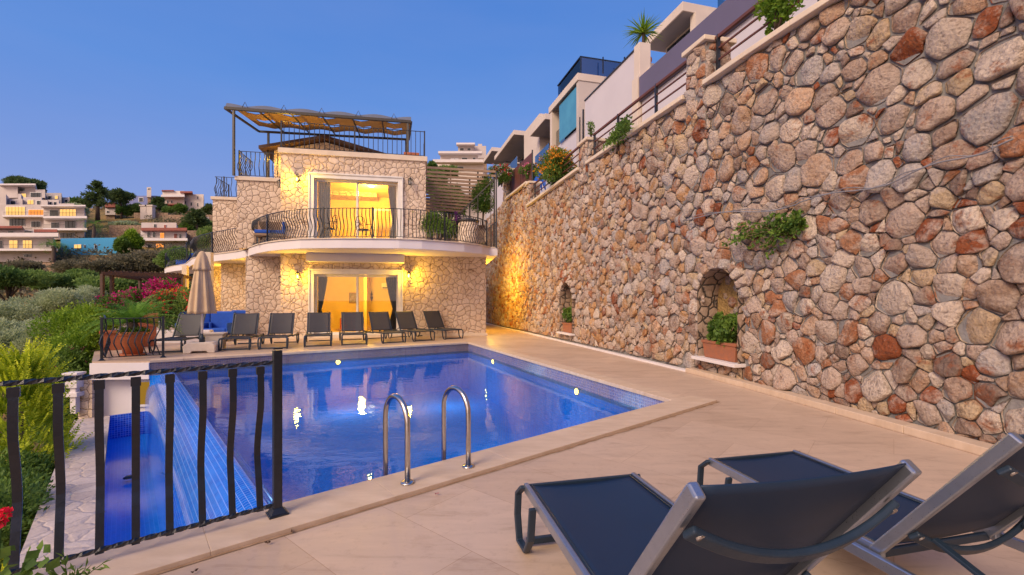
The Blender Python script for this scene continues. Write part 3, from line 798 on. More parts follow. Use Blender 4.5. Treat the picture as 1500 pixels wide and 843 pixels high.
# stone gate pillars on the wall
def pillar(u, z0, z1, w, dep, capc, seed):
    R2 = random.Random(seed); pb = MB(); a, b = u - w / 2, u + w / 2
    corners = [wpt(a, ZT, .03)[0], wpt(b, ZT, .03)[0], wpt(b, ZT, -dep)[0], wpt(a, ZT, -dep)[0]]
    core = MB(); core.prism([(c.x, c.y) for c in corners], z0, z1)
    o = core.build('pillar_core', 'mortar', rw)
    for q in range(4):
        c0, c1 = corners[q], corners[(q + 1) % 4]
        if q == 2: continue
        L_ = (c1 - c0).length; ex = (c1 - c0).normalized(); en = V(ex.y, -ex.x, 0)
        cen = sum(corners, Vector()) / 4
        if (c0 + ex * L_ / 2 + en * .05 - cen).length < (c0 + ex * L_ / 2 - cen).length: en = -en
        pp = []
        for _ in range(400):
            x, z = R2.uniform(0, L_), R2.uniform(z0, z1); r = R2.uniform(.09, .17)
            if all((x - p[0]) ** 2 + (z - p[1]) ** 2 > ((r + p[2]) * .85) ** 2 for p in pp): pp.append((x, z, r))
        for i, (x, z, r) in enumerate(pp):
            po = [(0, z0), (L_, z0), (L_, z1), (0, z1)]
            for j, (x2, z2, r2) in enumerate(pp):
                if i == j: continue
                d_ = math.hypot(x2 - x, z2 - z); w_ = (d_ * d_ + r * r - r2 * r2) / (2 * d_); nx, ny = (x2 - x) / d_, (z2 - z) / d_
                po = clip(po, nx, ny, x * nx + z * ny + w_ - .008)
                if len(po) < 3: break
            if len(po) >= 3: rock(pb, x, z, po, r, R2.choice(pal), lambda X, Z, h: V(c0.x + ex.x * X + en.x * h, c0.y + ex.y * X + en.y * h, Z), .045, R2, i + seed)
    pb.build('pillar_facing', 'rubble', o)
    cc = [wpt(a - .07, ZT, .11)[0], wpt(b + .07, ZT, .11)[0], wpt(b + .07, ZT, -dep - .08)[0], wpt(a - .07, ZT, -dep - .08)[0]]
    mb = MB(); mb.prism([(c.x, c.y) for c in cc], z1, z1 + .09); mb.build('pillar_cap', 'cream', o, .012)
pillar(uP1, 4.6, 6.22, .55, .5, 0, 3)
pillar(uP2, 4.9, 6.1, .55, .5, 0, 4)
pillar(uP3 - .12, 5.2, 6.3, .40, .4, 0, 5)
pillar(uE + .35, 5.6, 7.9, .55, .5, 0, 6)
# lower end of the wall beyond, stepping down
# upper ground behind the wall
up = [(w[2] + .38, w[3]) for w in WB] + [(-6, 45), (-13, 70), (120, 70), (120, -30), (9, -30)]
mb = MB(); mb.prism(up, -8, 5.3); struct(mb.build('upper_ground', 'hill', origin=(0, 0, 0)))
# wall behind, filling its back
mb = MB(); wall_band(mb, 0, WL, -.1, 5.3, -.50, -.46, 1.0, lean=True); mb.build('wall_back', 'mortar', rw)
# stretch above z 5.3 beyond the step
mb = MB(); wall_band(mb, uP3, WL, 5.3, 6.38, -.40, -.05, 1.0); mb.build('upper_core', 'mortar', rw)

# cable along the wall
R = random.Random(5); path = []
for i in range(60):
    px = lerp(1500, 1010, i / 59); py = lerp(205, 322, (i / 59)) + 7 * math.sin(i * .33) * .6 + (i / 59) * (1 - i / 59) * 75
    # intersect the wall: find u by px at that height
    lo, hi = 0, WL
    z = 3.
    for _ in range(3):
        best = min((abs((wpt(u, z)[0].x / wpt(u, z)[0].y) - (px - 750) / F), u) for u in [SEG[1] + .5 + k * .05 for k in range(260)]); p = wpt(best[1], z)[0]; z = zof(py, p.y)
    path.append(wpt(best[1], z, .13)[0])
mb = MB(); mb.tube(path, .009, 6); mb.tube([p + V(0, 0, .025 + .02 * math.sin(i * .7)) for i, p in enumerate(path)], .006, 5)
tag(mb.build('cable', simple('pale_cable', (.24, .24, .27))), 'loose grey cable running across the rubble stone wall', 'cable')
# ================================================================ the stone villa
FO = V(-8.43, 16.58, 0); FU = V(.9796, .2009, 0); FV = V(-.2009, .9796, 0)
def fp3(s, d, z=0): return FO + FU * s + FV * d + V(0, 0, z)
def fbox(m_, s0, s1, d0, d1, z0, z1, mi=0):
    q_ = [fp3(s0, d0), fp3(s1, d0), fp3(s1, d1), fp3(s0, d1)]
    return m_.hexa([(p.x, p.y, z0) for p in q_] + [(p.x, p.y, z1) for p in q_], mi)
ZB = 3.4
vil = thing('stone_villa', 'cream stone villa with curved white balcony and two lit sliding doors', 'house', tuple(fp3(2, 4)))
mb = MB()
# ground floor: right wing with door opening (s 1.13..4.17, z .05..2.38)
D0, D1 = 1.13, 4.17
fbox(mb, 0, D0, 0, .3, 0, 3.1); fbox(mb, D1, 7.55, 0, .3, 0, 3.1); fbox(mb, D0, D1, 0, .3, 2.38, 3.1); fbox(mb, 0, .3, .3, 9, 0, 3.1); fbox(mb, 7.25, 7.55, .3, 9, 0, 3.1); fbox(mb, .3, 7.25, 8.7, 9, 0, 3.1)
fbox(mb, -1.62, -.003, 1.35, 1.65, 0, 3.1); fbox(mb, -1.62, -1.32, 1.65, 9, 0, 3.1)
fbox(mb, -4.0, -1.623, 5.3, 5.6, 0, 3.1); fbox(mb, -4.0, -3.7, 5.6, 9, 0, 3.1)
fbox(mb, -5.8, -4.003, 8.0, 8.3, 0, 3.1)
mb.build('ground_wall', 'stone_villa', vil)
mb = MB(); U0, U1 = 1.13, 4.17
fbox(mb, 0, U0, 0, .3, ZB, 6.76); fbox(mb, U1, 5.2, 0, .3, ZB, 6.76); fbox(mb, U0, U1, 0, .3, 5.93, 6.76); fbox(mb, 0, .3, .3, 9, ZB, 6.76); fbox(mb, 4.9, 5.2, .3, 9, ZB, 6.76); fbox(mb, .3, 4.9, 8.7, 9, ZB, 6.76)
fbox(mb, -1.92, -.003, 1.35, 1.65, ZB, 6.02); fbox(mb, -1.92, -1.62, 1.65, 9, ZB, 6.02)
fbox(mb, -4.34, -1.923, 5.3, 5.6, ZB, 6.02); fbox(mb, -4.34, -4.04, 5.6, 10, ZB, 6.02)

mb.build('upper_wall', 'stone_villa', vil)
# right part behind the terrace: wall stub of the roofed rear
mb = MB(); fbox(mb, -.08, 5.26, -.06, .36, 6.76, 6.95); fbox(mb, -.06, .36, .36, 9, 6.76, 6.95); fbox(mb, 4.84, 5.26, .36, 9, 6.76, 6.95)
fbox(mb, -1.99, -.083, 1.29, 1.71, 6.02, 6.17); fbox(mb, -1.99, -1.58, 1.71, 9, 6.02, 6.17)
fbox(mb, -4.41, -2.0, 5.24, 5.66, 6.02, 6.16)
mb.build('parapet_coping', 'cream', vil, .01)
mb = MB(); fbox(mb, .36, 4.84, .36, 8.7, 6.5, 6.7); fbox(mb, -1.6, -.01, 1.7, 9, 5.8, 6.0); fbox(mb, -4.03, -1.93, 5.6, 9, 5.7, 5.9); mb.build('roof_deck', 'cream', vil)
# gabled roof house on the terrace
g = MB(); gs0, gs1, gd, gz = -.15, 3.9, 3.6, 6.95
def fgable(m_, s0, s1, d0, d1, ze, zr, th, mi=0):
    sm_ = (s0 + s1) / 2
    for a, b in (((s0, ze), (sm_, zr)), ((sm_, zr), (s1, ze))):
        q_ = []
        for dd_ in (d0, d1):
            for (s_, z_), o_ in ((a, 0), (b, 0), (b, th), (a, th)): p = fp3(s_, dd_); q_.append((p.x, p.y, z_ + o_))
        m_.hexa(q_, mi)
fgable(g, -1.75, 3.5, 3.2, 8.8, 7.86, 8.50, .13); ro = g.build('roof', 'slate', vil)
g = MB(); q_ = [(-1.25, 6.1), (3.05, 6.1), (3.05, 7.92), (.87, 8.44), (-1.25, 7.95)]
f0 = [fp3(a, 3.6, b) for a, b in q_]; f1 = [fp3(a, 8.4, b) for a, b in q_]
g.add(f0 + f1, [(0, 1, 2, 3, 4), (9, 8, 7, 6, 5)] + [(i, i + 5, (i + 1) % 5 + 5, (i + 1) % 5) for i in range(5)]); g.build('gable_wall', 'stone_villa', vil)
# balcony slab: scalloped outline, pixel outline sets its plan
op = [atz(729, 363.4, ZB), atz(717, 363.3, ZB), atz(706, 360.6, ZB), atz(680, 357, ZB), atz(650, 354.6, ZB), atz(618, 352.3, ZB), atz(585, 351, ZB), atz(545, 350.5, ZB), atz(500, 350.3, ZB), atz(470, 350.6, ZB), atz(440, 351.2, ZB), atz(411, 353.5, ZB), atz(392, 356, ZB), atz(376, 359.5, ZB), atz(366, 363, ZB), atz(361.5, 366, ZB)]
op2 = [atz(345, 369.3, ZB), atz(325, 371.8, ZB), atz(306, 374.3, ZB), atz(290, 377, ZB), atz(281, 379.5, ZB), atz(277, 383, ZB)]
op3 = [atz(272, 387.2, ZB), atz(262, 389, ZB), atz(252, 390.6, ZB), atz(244, 392.6, ZB), atz(241, 395, ZB)]
inner = [V(-15.5, 31, 0), fp3(-5.5, 9.5), fp3(7.8, 9.5)]
inner = [fp3(-4, 13), fp3(7.4, 9.5), atz(727, 363.4, ZB) + V(-1.2, 8, 0)]
poly = [(p.x, p.y) for p in op + op2 + op3] + [(p.x, p.y) for p in inner]
mb = MB(); mb.prism(poly, 3.1, ZB - .003)
o = mb.build('balcony_slab', 'white', vil, .012)
cen = V(-7, 20, 0)
mb = MB(); out = [(p + (p - cen).normalized() * .05) for p in op + op2 + op3]
for a, b, c_, d_ in zip(out, out[1:], op + op2 + op3, (op + op2 + op3)[1:]):
    ai, bi = c_ + (cen - c_).normalized() * .3, d_ + (cen - d_).normalized() * .3
    mb.hexa([(a.x, a.y, ZB), (b.x, b.y, ZB), (bi.x, bi.y, ZB), (ai.x, ai.y, ZB), (a.x, a.y, ZB + .03), (b.x, b.y, ZB + .03), (bi.x, bi.y, ZB + .03), (ai.x, ai.y, ZB + .03)])
mb.build('balcony_edge', 'cream', vil)
mb = MB(); fbox(mb, .98, 4.4, -.55, 0, 2.80, 3.098); mb.build('door_canopy', 'white', vil, .01)
mb = MB(); fbox(mb, 0, 7.6, -.05, -.002, 0, .1); mb.build('plinth', 'cream', vil)
# doors
def door(z0, z1, name, lab, part=''):
    fr = MB()
    fbox(fr, D0 - .12, D0 + .02, -.06, .12, z0, z1 + .12); fbox(fr, D1 - .02, D1 + .12, -.06, .12, z0, z1 + .12); fbox(fr, D0 + .02, D1 - .02, -.06, .12, z1 - .02, z1 + .12)
    fbox(fr, D0 - .17, D0 - .12, -.09, 0, z0, z1 + .17); fbox(fr, D1 + .12, D1 + .17, -.09, 0, z0, z1 + .17); fbox(fr, D0 - .17, D1 + .17, -.093, 0, z1 + .12, z1 + .18)
    fbox(fr, D0 + .02, D1 - .02, .02, .14, z0, z0 + .06)
    d_ = fr.build('sliding_door', 'frame', vil, .008); plabel(d_, lab)
    mid = (D0 + D1) / 2
    for a, b, dd_ in ((D0 + .02, mid + .03, .14), (mid - .03, D1 - .02, .20)):
        fr = MB(); w = .07
        fbox(fr, a, a + w, dd_, dd_ + .05, z0 + .06, z1 - .02); fbox(fr, b - w, b, dd_, dd_ + .05, z0 + .06, z1 - .02); fbox(fr, a + w, b - w, dd_, dd_ + .05, z0 + .06, z0 + .14); fbox(fr, a + w, b - w, dd_, dd_ + .05, z1 - .1, z1 - .02)
        fr.build('sash', 'frame', d_)
        gl = MB(); fbox(gl, a + w, b - w, dd_ + .02, dd_ + .03, z0 + .14, z1 - .1); gl.build('glass', 'glass', d_)
    return d_
dg = door(.06, 2.38, 'g', 'ground floor sliding door showing the lit living room')
du = door(ZB + .05, 5.93, 'u', 'upper sliding door onto the balcony, glowing yellow')
# rooms
for z0, z1, lb in ((.02, 2.75, 'g'), (ZB + .02, 6.3, 'u')):
    r_ = MB(); s0, s1, d0, d1 = .45, 5.6 if lb == 'g' else 4.8, .31, 4.6
    fbox(r_, s0 - .1, s0, d0, d1, z0, z1); fbox(r_, s1, s1 + .1, d0, d1, z0, z1); fbox(r_, s0 - .1, s1 + .1, d1, d1 + .1, z0, z1); fbox(r_, s0 - .1, s1 + .1, d0, d1 + .1, z1, z1 + .1); fbox(r_, s0 - .1, s1 + .1, d0, d1 + .1, z0 - .015, z0 + .02)
    o = r_.build('room', 'roomwall', vil)
    p = fp3(2.6 if lb == 'g' else 2.9, 1.7 if lb == 'g' else 2.3, z1 - .35); light('room_light', p, 230 if lb == 'g' else 330, (1, .56, .06), .15, vil)
    m_ = MB(); m_.lathe([(0, 0), (.12, .02), (.14, .06), (0, .07)], tuple(fp3(2.95, 2.3, z1 - .08)), 16); m_.build('ceiling_lamp', emit('ceiling_lamp_glow', (1, .8, .35), 7), o)
mb = MB(); fbox(mb, 2.55, 2.68, 3.1, 4.6, .05, 2.74); fbox(mb, 4.15, 4.28, 2.6, 4.6, .05, 2.74); mb.build('partition', 'roomwall', vil)
mb = MB(); fbox(mb, 2.9, 3.05, 3.2, 3.3, ZB + .05, ZB + 2.1); fbox(mb, 3.7, 3.85, 3.2, 3.3, ZB + .05, ZB + 2.1); fbox(mb, 3.05, 3.7, 3.2, 3.3, ZB + 2.0, ZB + 2.1); mb.build('door_frame', 'frame', vil)
mb = MB(); fbox(mb, 1.3, 2.6, 3.0, 4.5, ZB + .03, ZB + .55); tag(mb.build('bed', 'curtain', bevel=.06), 'pale bed inside the lit upper room', 'bed')
# living room contents
t_ = thing('sofa', 'rust red sofa behind the ground floor glass door', 'sofa', tuple(fp3(1.9, 3.4, .035)))
mb = MB(); fbox(mb, 1.7, 2.3, 3.0, 3.8, .12, .45); mb.build('seat', 'redcush', t_, .04)
mb = MB(); fbox(mb, 1.7, 2.3, 3.8, 4.05, .12, .78); mb.build('backrest', 'redcush', t_, .05)
mb = MB(); fbox(mb, 1.55, 1.7, 3.0, 4.05, .12, .62); mb.build('armrest', 'redcush', t_, .04); mb = MB(); fbox(mb, 2.3, 2.45, 3.0, 4.05, .12, .62); mb.build('armrest', 'redcush', t_, .04)
for a in (1.57, 2.36):
    for b in (3.05, 3.95): mb = MB(); fbox(mb, a, a + .06, b, b + .06, .035, .12); mb.build('leg', 'wood', t_)
t_ = thing('wall_unit', 'white air conditioner high on the living room back wall', 'air conditioner', tuple(fp3(3.6, 4.5, 2.0)))
mb = MB(); fbox(mb, 3.2, 4.1, 4.38, 4.6, 1.95, 2.22); mb.build('casing', 'frame', t_, .03); mb = MB(); fbox(mb, 3.25, 4.05, 4.36, 4.38, 1.98, 2.01); mb.build('vent', 'iron', t_)
t_ = thing('picture', 'small framed picture on the lit living room wall', 'picture', tuple(fp3(1.9, 4.58, 1.4)))
mb = MB(); fbox(mb, 1.72, 2.1, 4.56, 4.6, 1.25, 1.75); mb.build('picture_frame', 'wood', t_); mb = MB(); fbox(mb, 1.76, 2.06, 4.55, 4.56, 1.29, 1.71); mb.build('canvas', simple('picture_paint', (.45, .4, .35), (.12, .1, .08), 8), t_)
t_ = thing('side_table', 'low dark side table inside the ground floor room', 'table', tuple(fp3(3.6, 2.6, .035)))
mb = MB(); fbox(mb, 3.2, 4.3, 2.3, 2.9, .52, .56); mb.build('tabletop', 'darkglass', t_)
for a, b in ((3.25, 2.35), (4.2, 2.35), (3.25, 2.8), (4.2, 2.8)): mb = MB(); fbox(mb, a, a + .05, b, b + .05, .035, .52); mb.build('leg', 'iron', t_)
t_ = thing('floor_vase', 'thin dark wall ornament between window and picture', 'ornament', tuple(fp3(2.6, 4.56, 1.5)))
mb = MB(); p = fp3(2.75, 4.5, 1.35); mb.lathe([(0, 0), (.02, .03), (.06, .18), (.02, .24), (.05, .32), (.02, .42), (0, .52)], tuple(p), 12); mb.build('body', 'iron', t_)
# curtains
def curtain(s0, s1, st, z0, z1, d, mat, lab):
    """st: tie pinch towards the s0 side (None = straight)"""
    mb = MB(); rows = []
    for i in range(15):
        v_ = i / 14; z = lerp(z0, z1, v_); row = []
        k = 1 if st is None else lerp(st, 1, abs(v_ - .42) ** .8 * 1.7)
        k = min(1, k)
        for j in range(41):
            u = j / 40; s_ = s0 + (s1 - s0) * u * k
            row.append(tuple(fp3(s_, d + .035 * math.sin(u * 38), z)))
        rows.append(row)
    mb.grid(rows, smooth=True); o = mb.build('curtain', mat); return tag(o, lab, 'curtain')
curtain(D0 + .08, D0 + .52, None, ZB + .08, 5.9, .36, 'curtain', 'beige curtain at the left of the upper sliding door')
curtain(D1 - .08, D1 - .42, .5, ZB + .08, 5.9, .36, 'curtain', 'beige curtain gathered at the right of the upper door')
curtain(D0 + .08, D0 + .42, .35, .1, 2.34, .36, 'dcurtain', 'dark curtain tied back at the left of the ground door')
curtain(D1 - .08, D1 - .5, .35, .1, 2.34, .36, 'dcurtain', 'dark curtain tied back at the right of the ground door')

# lanterns
def lantern(pos, n, label, lit=True, power=40, side=False):
    pos = Vector(pos); n = Vector(n).normalized(); t_ = thing('wall_lantern', label, 'lantern', tuple(pos), 'wall lanterns on the villa')
    c = pos + n * .20; r = .09
    mb = MB(); mb.tube([pos, pos + n * .02], .05, 10); mb.tube([pos + n * .02, pos + n * .1 + V(0, 0, .13), c + V(0, 0, .17)], .010, 6)
    mb.tube([c + V(0, 0, .17), c + V(0, 0, .13)], .02, 6); mb.build('bracket', 'iron', t_)
    mb = MB(); mb.lathe([(.115, .08), (.09, .095), (.04, .13), (.015, .15), (0, .155)], tuple(c), 6, smooth=False)
    mb.build('cap', 'iron', t_)
    mb = MB()
    for k in range(6):
        a = PI / 3 * k; p = V(math.cos(a), math.sin(a), 0)
        mb.tube([c + p * .085 + V(0, 0, .08), c + p * .062 + V(0, 0, -.12)], .006, 4)
    mb.lathe([(0, -.135), (.066, -.135), (.07, -.12), (0, -.12)], tuple(c), 6, smooth=False); mb.build('cage', 'iron', t_)
    mb = MB(); mb.lathe([(.058, -.118), (.079, .078)], tuple(c), 6, smooth=False); mb.build('glass', 'glass', t_)
    mb = MB(); mb.lathe([(0, -.08), (.02, -.075), (.03, -.03), (.022, .02), (.012, .05), (0, .055)], tuple(c), 10); mb.build('bulb', 'bulb' if lit else 'frame', t_)
    if lit: light('lantern_light', c + n * .07 + V(0, 0, -.02), power * 1.55, (1, .54, .03), .09, t_)
def fpx(px, py, d=0):
    """point on the facade plane seen at that pixel"""
    k = (px - 750) / F; o_ = FO + FV * d; s_ = (k * o_.y - o_.x) / (FU.x - k * FU.y); p = o_ + FU * s_; return V(p.x, p.y, zof(py, p.y))
nf_ = -FV
lantern(fpx(437, 264), nf_, 'lit lantern left of the upper sliding door', power=78)
lantern(fpx(438, 405), nf_, 'lit lantern left of the ground floor sliding door', power=52)
lantern(fpx(599, 404), nf_, 'lit lantern right of the ground floor sliding door', power=62)
lantern(fpx(601, 268), nf_, 'unlit lantern right of the upper sliding door', False)
lantern(fp3(-.0, .6, 4.98 + 1.0 - .2), -FU, 'unlit lantern on the upper wall corner under the roof terrace', False)
lantern(fp3(-.0, .75, 2.2), -FU, 'unlit lantern on the ground floor corner by the white socket', False)
lantern(fp3(-.72, 3.6, 7.45), nf_, 'lit lantern under the gabled roof on the terrace', power=40)
lantern(fp3(7.55, 2.4, 2.35), FU, 'lit lantern in the passage beside the rubble wall', power=230)
lantern(fp3(-1.62, 2.6, 2.3), -FU, 'lit lantern in the seating corner behind the umbrella', power=50)
lantern(fp3(-4.0, 6.6, 2.4), -FU, 'lit lantern under the farthest balcony', power=70)
# white bracket rail sockets
t_ = MB(); p = fpx(361.5, 487, 1.3); t_.box((p.x + .12, p.y - .1, .30), (.32, .16, .36), .2); t_.box((p.x + .12, p.y - .19, .34), (.2, .02, .1), .2); tag(t_.build('socket_box', 'white', bevel=.02), 'white socket box low on the villa wall', 'socket')

# ================================================================ railings
def bal_profile(h, belly):
    P_ = []
    for i in range(15):
        t_ = i / 14  # 0 bottom
        if t_ < .12: f = sm(t_ / .12) * .35
        elif t_ < .42: f = .35 + .65 * sm((t_ - .12) / .26)
        else: f = (1 - sm((t_ - .36) / .42)) - .18 * math.sin(PI * min(1, max(0, (t_ - .6) / .4)))
        P_.append((f * belly, t_ * h))
    return P_
BAL = {}
def baluster_mesh(h, belly, w, th, mat='iron', round_=False):
    key = (round(h, 3), belly, w, th, mat)
    if key not in BAL:
        m_ = MB(); path = [(0, o_, z_) for o_, z_ in bal_profile(h, belly)]
        if round_: m_.tube(path, w / 2, 6, up=(1, 0, 0))
        else: m_.bar(path, w, th, (1, 0, 0))
        o = m_.build('baluster', mat, origin=(0, 0, 0)); me = o.data; bpy.data.objects.remove(o); BAL[key] = me
    return BAL[key]
def railing(label, path, h, n_bal, posts, belly, w=.028, th=.028, name='balcony_railing', group=None, railr=.016, zb=.07, postw=.05, outward=1, round_=True, cat='railing', bump_posts=False, skip=None, baseplate=False, ms=0, face=None):
    """path: points at floor level; balusters spread by arc length"""
    path = [Vector(p) for p in path]; t_ = thing(name, label, cat, tuple(path[0]), group)
    L_ = [0]
    for a, b in zip(path, path[1:]): L_.append(L_[-1] + (b - a).length)
    def pt(s_):
        for i in range(len(path) - 1):
            if s_ <= L_[i + 1] + 1e-9: q_ = (s_ - L_[i]) / (L_[i + 1] - L_[i]); return path[i].lerp(path[i + 1], q_), (path[i + 1] - path[i]).normalized()
        return path[-1], (path[-1] - path[-2]).normalized()
    up_ = V(0, 0, 1)
    mb = MB(); mb.bar([p + up_ * h for p in path], railr * 2.2, railr * 1.3, (0, 0, 1) if False else (path[1] - path[0]).normalized().cross(up_)); mb.build('top_rail', 'iron', t_, .003)
    mb = MB(); mb.bar([p + up_ * zb for p in path], railr * 1.8, railr * 1.2, (path[1] - path[0]).normalized().cross(up_)); mb.build('bottom_rail', 'iron', t_, .003)
    for s_ in posts:
        p, d = pt(s_ * L_[-1]); mb = MB(); rz = math.atan2(d.y, d.x)
        mb.box((p.x, p.y, p.z + (h + .03) / 2), (postw, postw, h + .03), rz)
        if baseplate:
            mb.box((p.x, p.y, p.z + .006), (postw * 2.3, postw * 2.3, .012), rz); a_ = postw * .75; b_ = postw * 1.1
            mb.lathe([(b_ * 1.3, .012), (a_ * .9, .05)], tuple(p), 4, smooth=False)
        mb.build('post', 'iron', t_, .003)
    me = baluster_mesh(h - zb, belly, w, th, round_=round_)
    for i in range(n_bal):
        s_ = (i + .5) / n_bal * L_[-1]
        if any(abs(s_ - q_ * L_[-1]) < .03 for q_ in posts): continue
        p, d = pt(s_); o = bpy.data.objects.new('baluster', me); C.objects.link(o); o.parent = t_
        n = V(-d.y, d.x, 0) * outward; n = V(*face, 0) if face else n; o.rotation_euler = (0, 0, math.atan2(n.y, n.x) - PI / 2); o.location = p + up_ * zb - OFF[t_.name]
    return t_
up_ = V(0, 0, ZB + .03)
def rp(l): return [V(p.x, p.y, ZB + .03) + (cen - V(p.x, p.y, 0)).normalized() * .12 for p in l]
railing('curved black balcony railing with bellied bars before the upper sliding door', rp(op[1:]), 1.0, 92, (0, .19, .40, .54, .78, 1), .13, name='balcony_railing', outward=-1, group='bellied railings on the villa balcony')
railing('bellied black railing on the second balcony scallop, left of the umbrella top', rp(op2), .98, 34, (.35, 1), .13, name='balcony_railing', outward=-1, group='bellied railings on the villa balcony')
railing('small black bellied railing on the farthest, leftmost balcony scallop', rp(op3), .98, 15, (0, 1), .13, name='balcony_railing', outward=-1, group='bellied railings on the villa balcony')
# roof terrace railings
railing('straight black railing along the roof parapet above the upper door', [fp3(0, .1, 6.95), fp3(5.15, .1, 6.95), fp3(5.15, 1.6, 6.95)], 1.0, 38, (0, .385, .775, 1), .0, name='roof_railing', outward=-1, zb=.06)
railing('bellied black railing on the roof terrace below the awning post', [fp3(-1.88, 2.9, 6.17), fp3(-1.88, 1.45, 6.17), fp3(-.1, 1.45, 6.17)], 1.0, 20, (.45, .75), .10, name='roof_railing', outward=-1)
railing('short black railing on the lower left roof terrace with lit wall', [fp3(-4.3, 7.0, 6.16), fp3(-4.3, 5.45, 6.16), fp3(-2.0, 5.45, 6.16)], .95, 18, (.0, .5, 1), .10, name='roof_railing', outward=-1)

# roof awning
aw = thing('roof_awning', 'slatted canvas awning on a steel frame above the roof terrace', 'awning', tuple(fp3(1.5, 1.5, 7)))
F0, F1 = V(-10.95, 17.35, 8.72), V(-4.14, 18.7, 8.72); B0, B1 = V(-10.98, 19.75, 8.72), V(-4.7, 20.75, 8.72)
mb = MB(); mb.bar([F0, F1], .10, .12, (0, 0, 1)); mb.bar([B0, B1], .08, .08, (0, 0, 1)); mb.bar([F0, B0], .07, .08, (0, 0, 1)); mb.bar([F1, B1], .07, .08, (0, 0, 1))
for k in range(1, 6): mb.bar([F0.lerp(F1, k / 6), B0.lerp(B1, k / 6)], .04, .05, (0, 0, 1))
mb.build('frame', 'bracket', aw)
for p, zb in ((F0.lerp(F1, .045), 6.17), (F1.lerp(F0, .02), 6.95), (B0.lerp(B1, .06), 6.3), (B1.lerp(B0, .02), 6.95)):
    mb = MB(); mb.bar([V(p.x, p.y, zb), V(p.x, p.y, 8.68)], .075, .075, (1, 0, 0)); mb.build('post', 'bracket', aw)
nb_ = 5
for k in range(nb_):      # cloth strips run front to back, peaked between supports
    a0, a1 = k / nb_, (k + 1) / nb_
    rows = []; rl = []
    for j in range(9):
        v_ = (0, .05, .2, .35, .5, .62, .75, .9, 1)[j]; row = []; r2 = []
        for i in range(9):
            u = lerp(a0, a1, i / 8)
            hgtp = (.12 + .09 * abs(math.cos(PI * (i / 8))) ** 1.2) * (0 if j == 0 else 1)
            slot = 0
            p = (F0.lerp(F1, u) if True else 0).lerp(B0.lerp(B1, u), v_)
            row.append((p.x, p.y, p.z + hgtp + .04)); r2.append((p.x, p.y, p.z + hgtp + .025))
        rows.append(row); rl.append(r2)
    mb = MB(); nr = len(rows)
    for j in range(nr - 1):
        for i in range(8):
            # lens shaped vents
            if j in (2, 5) and 2 <= i <= 5: continue
            mb.add([rows[j][i], rows[j][i + 1], rows[j + 1][i + 1], rows[j + 1][i]], [(0, 1, 2, 3)], 0, smooth=True)
            mb.add([rl[j][i], rl[j + 1][i], rl[j + 1][i + 1], rl[j][i + 1]], [(0, 1, 2, 3)], 1, smooth=True)
    mb.build('canvas_strip', ['shade_top', 'shade_low'], aw)
    p = F0.lerp(F1, (a0 + a1) / 2); mb = MB(); mb.tube([p + V(-.12, 0, .05), p + V(0, .02, .30), p + V(.12, 0, .05)], .012, 5); mb.build('hoop', 'bracket', aw)
# roof terrace planter & items
mb = MB(); fbox(mb, 4.35, 4.95, .5, .8, 6.7, 7.25); tag(mb.build('planter_box', 'terra', bevel=.01), 'terracotta planter box on the roof parapet corner', 'planter')

# ---- balcony furniture
def bistro(loc, rz, label):
    t_ = thing('bistro_chair', label, 'chair', (0, 0, 0), 'wrought iron chairs on the balcony'); 
    m_ = MB(); m_.lathe([(0, .44), (.2, .44), (.21, .455), (.2, .47), (0, .475)], seg=18); m_.build('seat', 'bracket', t_)
    for sx in (-1, 1):
        m_ = MB(); m_.tube([(sx * .16, .14, .44), (sx * .2, .18, .2), (sx * .17, .2, .08), (sx * .24, .24, 0)], .011, 5); m_.build('leg', 'iron', t_)
        m_ = MB(); m_.tube([(sx * .17, -.15, .44), (sx * .19, -.18, .2), (sx * .17, -.2, .08), (sx * .24, -.25, 0)], .011, 5); m_.build('leg', 'iron', t_)
    m_ = MB(); m_.tube([(-.18, .16, .44), (-.2, .2, .7), (-.14, .22, .92), (0, .23, .98), (.14, .22, .92), (.2, .2, .7), (.18, .16, .44)], .012, 5)
    for k in (-1, 1):
        m_.tube([(k * .17, .19, .55), (k * .02, .2, .66), (k * .15, .21, .82)], .008, 4); m_.tube([(0, .17, .47), (k * .12, .19, .6), (0, .21, .74), (k * .08, .22, .88)], .008, 4)
    m_.build('backrest', 'iron', t_)
    m_ = MB()
    for k in (-1, 1): m_.tube([(k * .2, .19, .68), (k * .26, 0, .69), (k * .24, -.14, .66), (k * .19, -.14, .46)], .011, 5)
    m_.build('armrest', 'iron', t_)
    t_.location = loc; t_.rotation_euler = (0, 0, rz); return t_
bistro(fpx(482, 352, -1.1) * V(1, 1, 0).x if False else V(*(fpx(482, 352, -1.1).xy), ZB + .03), -.7, 'black scrolled iron chair on the balcony before the left door sash')
bistro(V(*(fpx(533, 352, -1.1).xy), ZB + .03), .9, 'black scrolled iron chair on the balcony before the right door sash')
t_ = thing('balcony_sofa', 'wooden balcony bench with blue seat cushion behind the curved railing', 'bench', (0, 0, 0))
m_ = MB(); m_.box((0, 0, .32), (1.0, .6, .08)); m_.box((0, .28, .62), (1.0, .05, .5)); m_.build('frame', 'wood', t_, .01)
for k in (-.45, .45):
    m_ = MB(); m_.box((k, -.25, .16), (.06, .06, .32)); m_.box((k, .27, .16), (.06, .06, .32)); m_.build('leg', 'wood', t_)
m_ = MB(); m_.box((0, 0, .43), (.96, .56, .13)); m_.build('cushion', 'blue_fabric', t_, .03); m_ = MB(); m_.box((.47, 0, .60), (.06, .6, .42)); m_.build('armrest', 'blue_fabric', t_, .02)
p = at(397, 350, 16.6); t_.location = (p.x, p.y, ZB + .03); t_.rotation_euler = (0, 0, .25)
